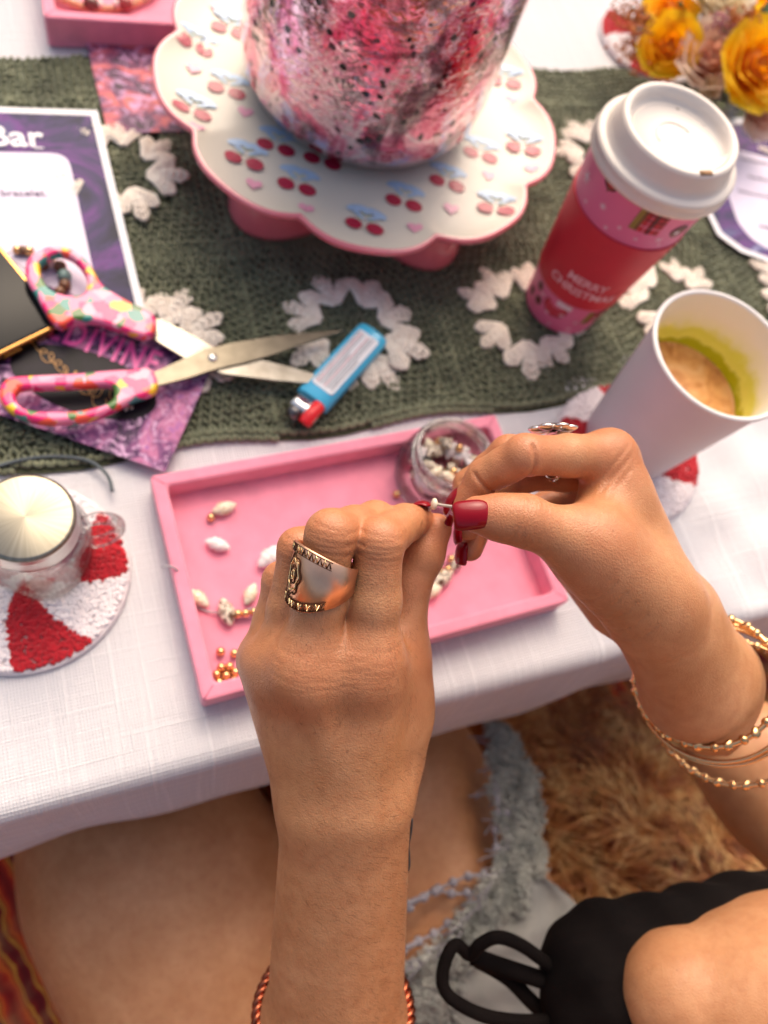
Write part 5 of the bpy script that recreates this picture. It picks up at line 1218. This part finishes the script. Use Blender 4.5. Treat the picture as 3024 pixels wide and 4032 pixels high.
# grey skirt over the thigh, with a lacy crocheted border and strings of little beads
sk = NT('grey_cotton'); v = sk.coord(); sk.color(sk.ramp(sk.noise(v, 24, 4), [(.3, srgb(120, 120, 118)), (.7, srgb(152, 150, 146))])); sk.set(rough=.9, sheen=.25); sk.bump(sk.noise(v, 900, 3), .4, .0008)
lace = NT('blue_grey_lace'); v = lace.coord(); lace.color(lace.ramp(lace.noise(v, 60, 4), [(.3, srgb(128, 132, 128)), (.7, srgb(182, 182, 174))])); lace.set(rough=.95, sheen=.2); lace.bump(lace.voro(v, 420), .8, .002)
left = [(1935, 2870), (1935, 2990), (1950, 3150), (1985, 3330), (1935, 3450), (1860, 3560), (1760, 3690), (1640, 3790), (1540, 3830), (1480, 4000), (1440, 4250)]
right = [(1970, 2870), (2050, 2960), (2110, 3090), (2120, 3240), (2130, 3380), (2170, 3470), (2270, 3560), (2330, 3700), (2360, 3820), (2380, 3960), (2380, 4250)]
zl = [-.160, -.158, -.154, -.152, -.150, -.150, -.150, -.150, -.152, -.154, -.158]
rows = []
for a, b, z in zip(smooth_path(left, 5), smooth_path(right, 5), np.interp(np.linspace(0, 1, 51), np.linspace(0, 1, 11), zl)):
    row = []
    for k in range(25):
        q = k/24; x, y = a*(1-q)+b*q; x += 16*math.sin(y*.05+q*3)*(1-q)+14*math.sin(y*.041+2)*q*(y < 3500); zz = z-.010*q*q+.0042*math.sin(q*19+y*.004)+.0022*math.sin(y*.035+q*7); row.append(at(x, y, zz))
    rows.append(row)
n, m = len(rows), 25; V = np.array(rows).reshape(-1, 3)
skirt = part('skirt', person, V, grid_faces(n, m), sk.m)
it = []
for i in range(n):
    for k in range(25 if i < 24 else 16 if i < 30 else 9):
        for rep in range(9):
            p = rows[i][k]+np.array([jit(.005), jit(.005), .0010+jit(.0012)]); it.append((p, np.array([jit(1), jit(1), jit(.5)]), .0026, .0006, .0007))
for i in range(0, n, 2):                                               # knotted picots along the edge
    it.append((rows[i][0]+np.array([0, 0, .001]), np.array([1, 0, .2]), .0030, .0022, .0022))
tag(lobes_obj('lace_border', skirt, [(c, d, a, b, e) for c, d, a, b, e in it], lace.m), kind='stuff')
V, F = tube([p+np.array([0, 0, .0006]) for p in [rows[i][8] for i in range(30, 51)]], .0007, 6); part('seam', skirt, V, F, plain('dark_seam', srgb(70, 72, 74), .9))
strbm = plain('lavender_grey_thread', srgb(150, 146, 154), .8)
for k, pts in enumerate((((1965, 3170), (1955, 3230), (1950, 3290), (1962, 3370)), ((1995, 3170), (1990, 3240), (1985, 3300), (2000, 3360)), ((1935, 3440), (1850, 3448), (1770, 3480), (1690, 3520), (1590, 3590)), ((1870, 3510), (1800, 3520), (1740, 3510), (1690, 3510)), ((1850, 3590), (1780, 3625), (1720, 3670), (1640, 3710), (1560, 3760)))):
    P = smooth_path([at(x, y, -.1520) for x, y in pts], 6); V, F = tube(P, .0011, 6); s_ = part('bead_string', skirt, V, F, strbm)
    Ln = np.r_[0, np.cumsum(np.linalg.norm(np.diff(P, axis=0), axis=1))]
    for q in np.arange(.006, Ln[-1], .0125):
        c = np.array([np.interp(q, Ln, P[:, i]) for i in range(3)]); V, F = ball(c, .0036, 10, 8); part('bead', s_, V, F, strbm)

for (xa, ya), (xb, yb), nn_, spread in (((1690, 3520), (1470, 3610), 12, 26), ((1640, 3710), (1470, 3800), 12, 22), ((1560, 3850), (1450, 3960), 10, 24), ((1960, 3170), (1950, 3060), 8, 14)):
    for k in range(nn_):
        o1, o2 = rnd.uniform(-.4, .4)*spread, rnd.uniform(-1, 1)*spread; m_ = ((xa+xb)/2+jit(10), (ya+yb)/2+(o1+o2)/2+jit(6))
        P = smooth_path([at(xa, ya+o1, -.150), at(m_[0], m_[1], -.1495+jit(.002)), at(xb, yb+o2, -.151)], 6); V, F = tube(P, .0009, 5); part('fringe', skirt, V, F, strbm)
for i in range(2, 42):
    a_ = rows[i][0]; d_ = np.array([-.5, -.35, 0])+np.array([jit(.5), jit(.5), 0]); P = smooth_path([a_+np.array([.004, 0, .002]), a_+d_*.010+np.array([0, 0, .002]), a_+d_*(.020+jit(.008))+np.array([jit(.004), jit(.004), -.002])], 5)
    V, F = tube(P, .0006, 5); part('fringe', skirt, V, F, strbm)
# rings and bracelets
copper = plain('rose_gold', srgb(244, 190, 154), .34, .10, 120, metal=1.0)
def wide_ring():
    c = l['M3']*.29+l['P3']*.71; ax = l['P3']-l['M3']; ax /= np.linalg.norm(ax); up = cam_side(c)+dirc(-1.15, 0, 0); up -= ax*(up@ax); up /= np.linalg.norm(up); sd = np.cross(ax, up)
    root = thing('ring', 'wide rose gold ring with engraved triangle borders on the middle finger', 'ring', c)
    n = 72; rr = .01150
    def edge(a): return .0034+.0088*(.5+.5*math.cos(a))**1.2, -.0034-.0092*(.5+.5*math.cos(a))**1.2
    V = []
    for k in range(n):
        a = 2*PI*k/n; e1, e0 = edge(a); dr = up*math.cos(a)+sd*math.sin(a)
        for s, r_2 in ((e0, rr), (e0-.0003, rr+.0007), (e0, rr+.0013), (0, rr+.0011), (e1, rr+.0013), (e1+.0003, rr+.0007), (e1, rr)): V.append(c+ax*s+dr*r_2)
    F = []
    for k in range(n):
        for j in range(7): F.append((k*7+j, k*7+(j+1) % 7, ((k+1) % n)*7+(j+1) % 7, ((k+1) % n)*7+j))
    part('band', root, V, F, copper)
    dkm_ = plain('engraved_line', srgb(92, 60, 40), .4, .2, metal=.8); brt = plain('bright_cut', srgb(244, 214, 160), .15, metal=1.0)
    def on(a, s): dr = up*math.cos(a)+sd*math.sin(a); return c+ax*s+dr*(rr+.0014)
    for sg in (1, -1):                                                   # zigzag borders
        for a0 in np.arange(-1.02, 1.06, .135):
            e = edge(a0)[0 if sg > 0 else 1]; e_in = e-sg*.0030
            P = [on(a0-.06, e_in), on(a0, e-sg*.0005), on(a0+.06, e_in)]; V, F = tube(P, .00032, 5); part('triangle', root, V, F, dkm_ if int(a0*1000) % 2 else brt)
        for off in (.0003, .0033):
            P = [on(a, edge(a)[0 if sg > 0 else 1]-sg*off) for a in np.linspace(-1.1, 1.1, 30)]; V, F = tube(P, .00016, 5); part('line', root, V, F, dkm_)
    sgn = 1 if (sd@dirc(-1, 0, 0)) > 0 else -1
    ca = sgn*.15
    for k, (q, m_) in enumerate(((1.0, dkm_), (.78, brt), (.45, dkm_), (.22, brt))):   # lozenge crest with a rosette
        P = [on(ca+.34*q*math.cos(t)*(1+.10*math.cos(7*t)),   .0078*q*math.sin(t)*(1+.10*math.cos(7*t))) for t in np.linspace(0, 2*PI, 40, endpoint=False)]
        V, F = tube(P, .00028, 5, True); part('crest', root, V, F, m_)
wide_ring()
def flower_ring():
    c = r['M3']*.42+r['P3']*.58; ax = r['P3']-r['M3']; ax /= np.linalg.norm(ax); up = dirc(0, -1, .10); up -= ax*(up@ax); up /= np.linalg.norm(up); sd = np.cross(ax, up)
    silver = plain('silver', (.86, .82, .76, 1), .12, .05, 100, metal=1.0)
    root = thing('ring', 'silver flower ring with dark centre above the raised bent finger', 'ring', c)
    P = [c+(up*math.cos(a)+sd*math.sin(a))*.0104 for a in np.linspace(0, 2*PI, 40, endpoint=False)]; V, F = tube(P, .0011, 8, True); part('band', root, V, F, silver)
    f0 = c+up*.0122
    for k in range(7):
        a = 2*PI*k/7+.2; d = ax*math.cos(a)+sd*math.sin(a); V, F = ball((0, 0, 0), .0040, 14, 8); V = np.array(V); V = f0+d*.0066+np.outer(V[:, 0], d)*1.15+np.outer(V[:, 1], np.cross(up, d))+np.outer(V[:, 2], up)*.38; part('petal', root, V, F, silver)
    V, F = ball((0, 0, 0), .0048, 16, 8); V = f0+up*.0008+np.outer(V[:, 0], ax)+np.outer(V[:, 1], sd)+np.outer(V[:, 2], up)*.4; part('centre', root, V, F, plain('black_onyx', (.02, .02, .02, 1), .1))
flower_ring()
def loop_around(c, ax, a_, b_, sag=0.0, n=90, tilt=(0, 0)):
    """Ellipse round the arm at c."""
    ax = ax/np.linalg.norm(ax); u_ = dirc(1, 0, 0); u_ = u_-ax*(u_@ax); u_ /= np.linalg.norm(u_); v_ = np.cross(ax, u_); t = np.linspace(0, 2*PI, n, endpoint=False)
    return np.array([c+u_*a_*math.cos(q)+v_*b_*math.sin(q)+ax*(tilt[0]*math.cos(q)+tilt[1]*math.sin(q)) for q in t])
def chain_bracelet(label, c, ax, a_, b_, tilt):
    P = loop_around(c, ax, a_, b_, tilt=tilt); root = thing('bracelet', label, 'bracelet', c, 'bracelets on the raised forearm'); T_, N_, B_ = frames(P, True); n = len(P)
    V, F = tube(P, .0014, 7, True); part('rope', root, V, F, gold)
    lens = np.r_[0, np.cumsum(np.linalg.norm(np.diff(np.r_[P, P[:1]], axis=0), axis=1))]; cnt = int(lens[-1]/.0068)
    lv, lf_ = ball((0, 0, 0), .0026, 9, 6); lme = new_mesh('link', lv, lf_, gold)
    for k in range(cnt):
        q = k/cnt*n; i = int(q) % n; p = P[i]*(1-q % 1)+P[(i+1) % n]*(q % 1); tw = Matrix([list(T_[i]), list(N_[i]), list(B_[i])]).transposed() @ Matrix.Rotation(.7, 3, 'Z')
        inst('link', lme, root, p-origin(root), tw.to_euler(), (1.35, .72, 1.0) if k % 2 else (.8, 1.0, 1.0))
fa_ax = F2-F1
chain_bracelet('gold rope chain bracelet nearest the wrist of the raised hand', J(2775, 2672, .396), fa_ax, .0345, .0335, (0, 0))
chain_bracelet('gold rope chain bracelet furthest down the raised forearm', J(2880, 2800, .430), fa_ax, .0400, .0385, (0, .002))
for q, lab in ((.32, 'thin plain gold bangle just below the upper rope chain'), (.44, 'thin plain gold bangle closest to the lower rope chain')):
    c = J(2775, 2672, .396)*(1-q)+J(2880, 2800, .430)*q; P = loop_around(c, fa_ax, .0370+.002*q, .0362, tilt=(.002, 0)); V, F = tube(P, .0012, 8, True); tag(part('bangle', None, V, F, gold, at0=c), lab, 'bangle', 'plain bangles on the raised forearm')
cb_c = J(1315, 3985, .392); cb = thing('bracelet', 'braided copper bracelet around the lower forearm', 'bracelet', cb_c); cbx = J(1310, 4160, .405)-J(1350, 3400, .348)
base_l = loop_around(cb_c, cbx, .0375, .0320, n=240, tilt=(0, .010)); T_, N_, B_ = frames(base_l, True)
cop = plain('copper_braid', srgb(176, 96, 68), .25, .2, 200, metal=1.0)
for s in range(3):
    ph = s*2*PI/3; t = np.linspace(0, 2*PI, 240, endpoint=False); P = base_l+N_*(.0020*np.cos(18*t+ph))[:, None]+B_*(.0020*np.sin(18*t+ph))[:, None]; V, F = tube(P, .0017, 7, True); part('strand', cb, V, F, cop)
# thread pinched between the hands and the bead on it
P = smooth_path([J(1690, 2010, .326), J(1712, 1986, .321), J(1745, 1990, .316), J(1800, 1998, .309), J(1850, 2010, .307)], 6)
V, F = tube(P, .00062, 8); tag(part('beading_thread', None, V, F, plain('pale_thread', srgb(190, 180, 170), .4), at0=P[8]), 'short pale beading thread stretched between the pinching fingertips', 'thread')
V, F = ball(J(1710, 1984, .3200), .0019, 12, 8, (.7, 1.3, 1.3)); tag(part('bead', None, V, F, plain('ivory_bead', srgb(238, 222, 196), .3), at0=J(1710, 1984, .32)), 'tiny ivory bead held at the fingertip on the pale thread', 'bead')

# shaggy throw on the ground beside the person
tc = np.array([.55, -.02, -.33]); r2 = np.random.default_rng(5)
thr_ = thing('throw', 'shaggy golden brown faux fur throw heaped beside the skirt', 'throw', tc)
def heap(x, y):
    return -.305+.060*np.exp(-(((x-.44)/.13)**2+((y-.02)/.10)**2))+.05*np.exp(-(((x-.62)/.16)**2+((y+.02)/.14)**2))+.010*np.sin(x*60+y*33)*np.sin(y*71-x*22)
gx, gy = np.meshgrid(np.linspace(.27, .98, 70), np.linspace(-.26, .15, 50), indexing='ij'); edge = np.minimum.reduce([(gx-.27)/.05, (.98-gx)/.05, (gy+.26)/.05, (.15-gy)/.03]); edge = np.clip(edge, 0, 1)
gz = heap(gx, gy)*edge+(FLOOR_Z+.004)*(1-edge)
thm = NT('throw_base'); v = thm.coord(); thm.color(thm.ramp(thm.noise(v, 22, 4), [(.3, srgb(104, 54, 28)), (.5, srgb(160, 90, 42)), (.7, srgb(190, 130, 72))])); thm.set(rough=1.0)
part('base', thr_, np.stack([gx, gy, gz], -1).reshape(-1, 3), grid_faces(70, 50), thm.m)
N = 19000; Vs = np.zeros((N, 8, 3)); x = r2.uniform(.28, .96, N); y = r2.uniform(-.25, .14, N); z = heap(x, y)
cl = np.sin(x*34+np.sin(y*27)*2)*2+y*9; a = cl+r2.normal(0, .6, N); L_ = r2.uniform(.026, .075, N); wd = r2.uniform(.0005, .0013, N)
for k, (q, h) in enumerate(((0, 0), (.35, .32), (.7, .42), (1, .30))):
    px = x+np.cos(a+q*.8)*L_*q; py = y+np.sin(a+q*.8)*L_*q; pz = z+h*L_; ww = wd*(1-.6*q)
    Vs[:, 2*k] = np.stack([px-np.sin(a)*ww, py+np.cos(a)*ww, pz], 1); Vs[:, 2*k+1] = np.stack([px+np.sin(a)*ww, py-np.cos(a)*ww, pz], 1)
b = (np.arange(N)*8)[:, None]; Fq = np.concatenate([b+np.array([[0, 1, 3, 2]]), b+np.array([[2, 3, 5, 4]]), b+np.array([[4, 5, 7, 6]])])
fur = NT('golden_fur'); v = fur.coord(); fur.color(fur.ramp(fur.noise(v, 30, 3, .6), [(.28, srgb(90, 44, 20)), (.42, srgb(160, 88, 34)), (.52, srgb(196, 132, 64)), (.60, srgb(226, 184, 118)), (.70, srgb(150, 70, 28))])); fur.set(rough=.6, sheen=.3)
tag(part('fur', thr_, Vs.reshape(-1, 3), Fq, fur.m), kind='stuff')
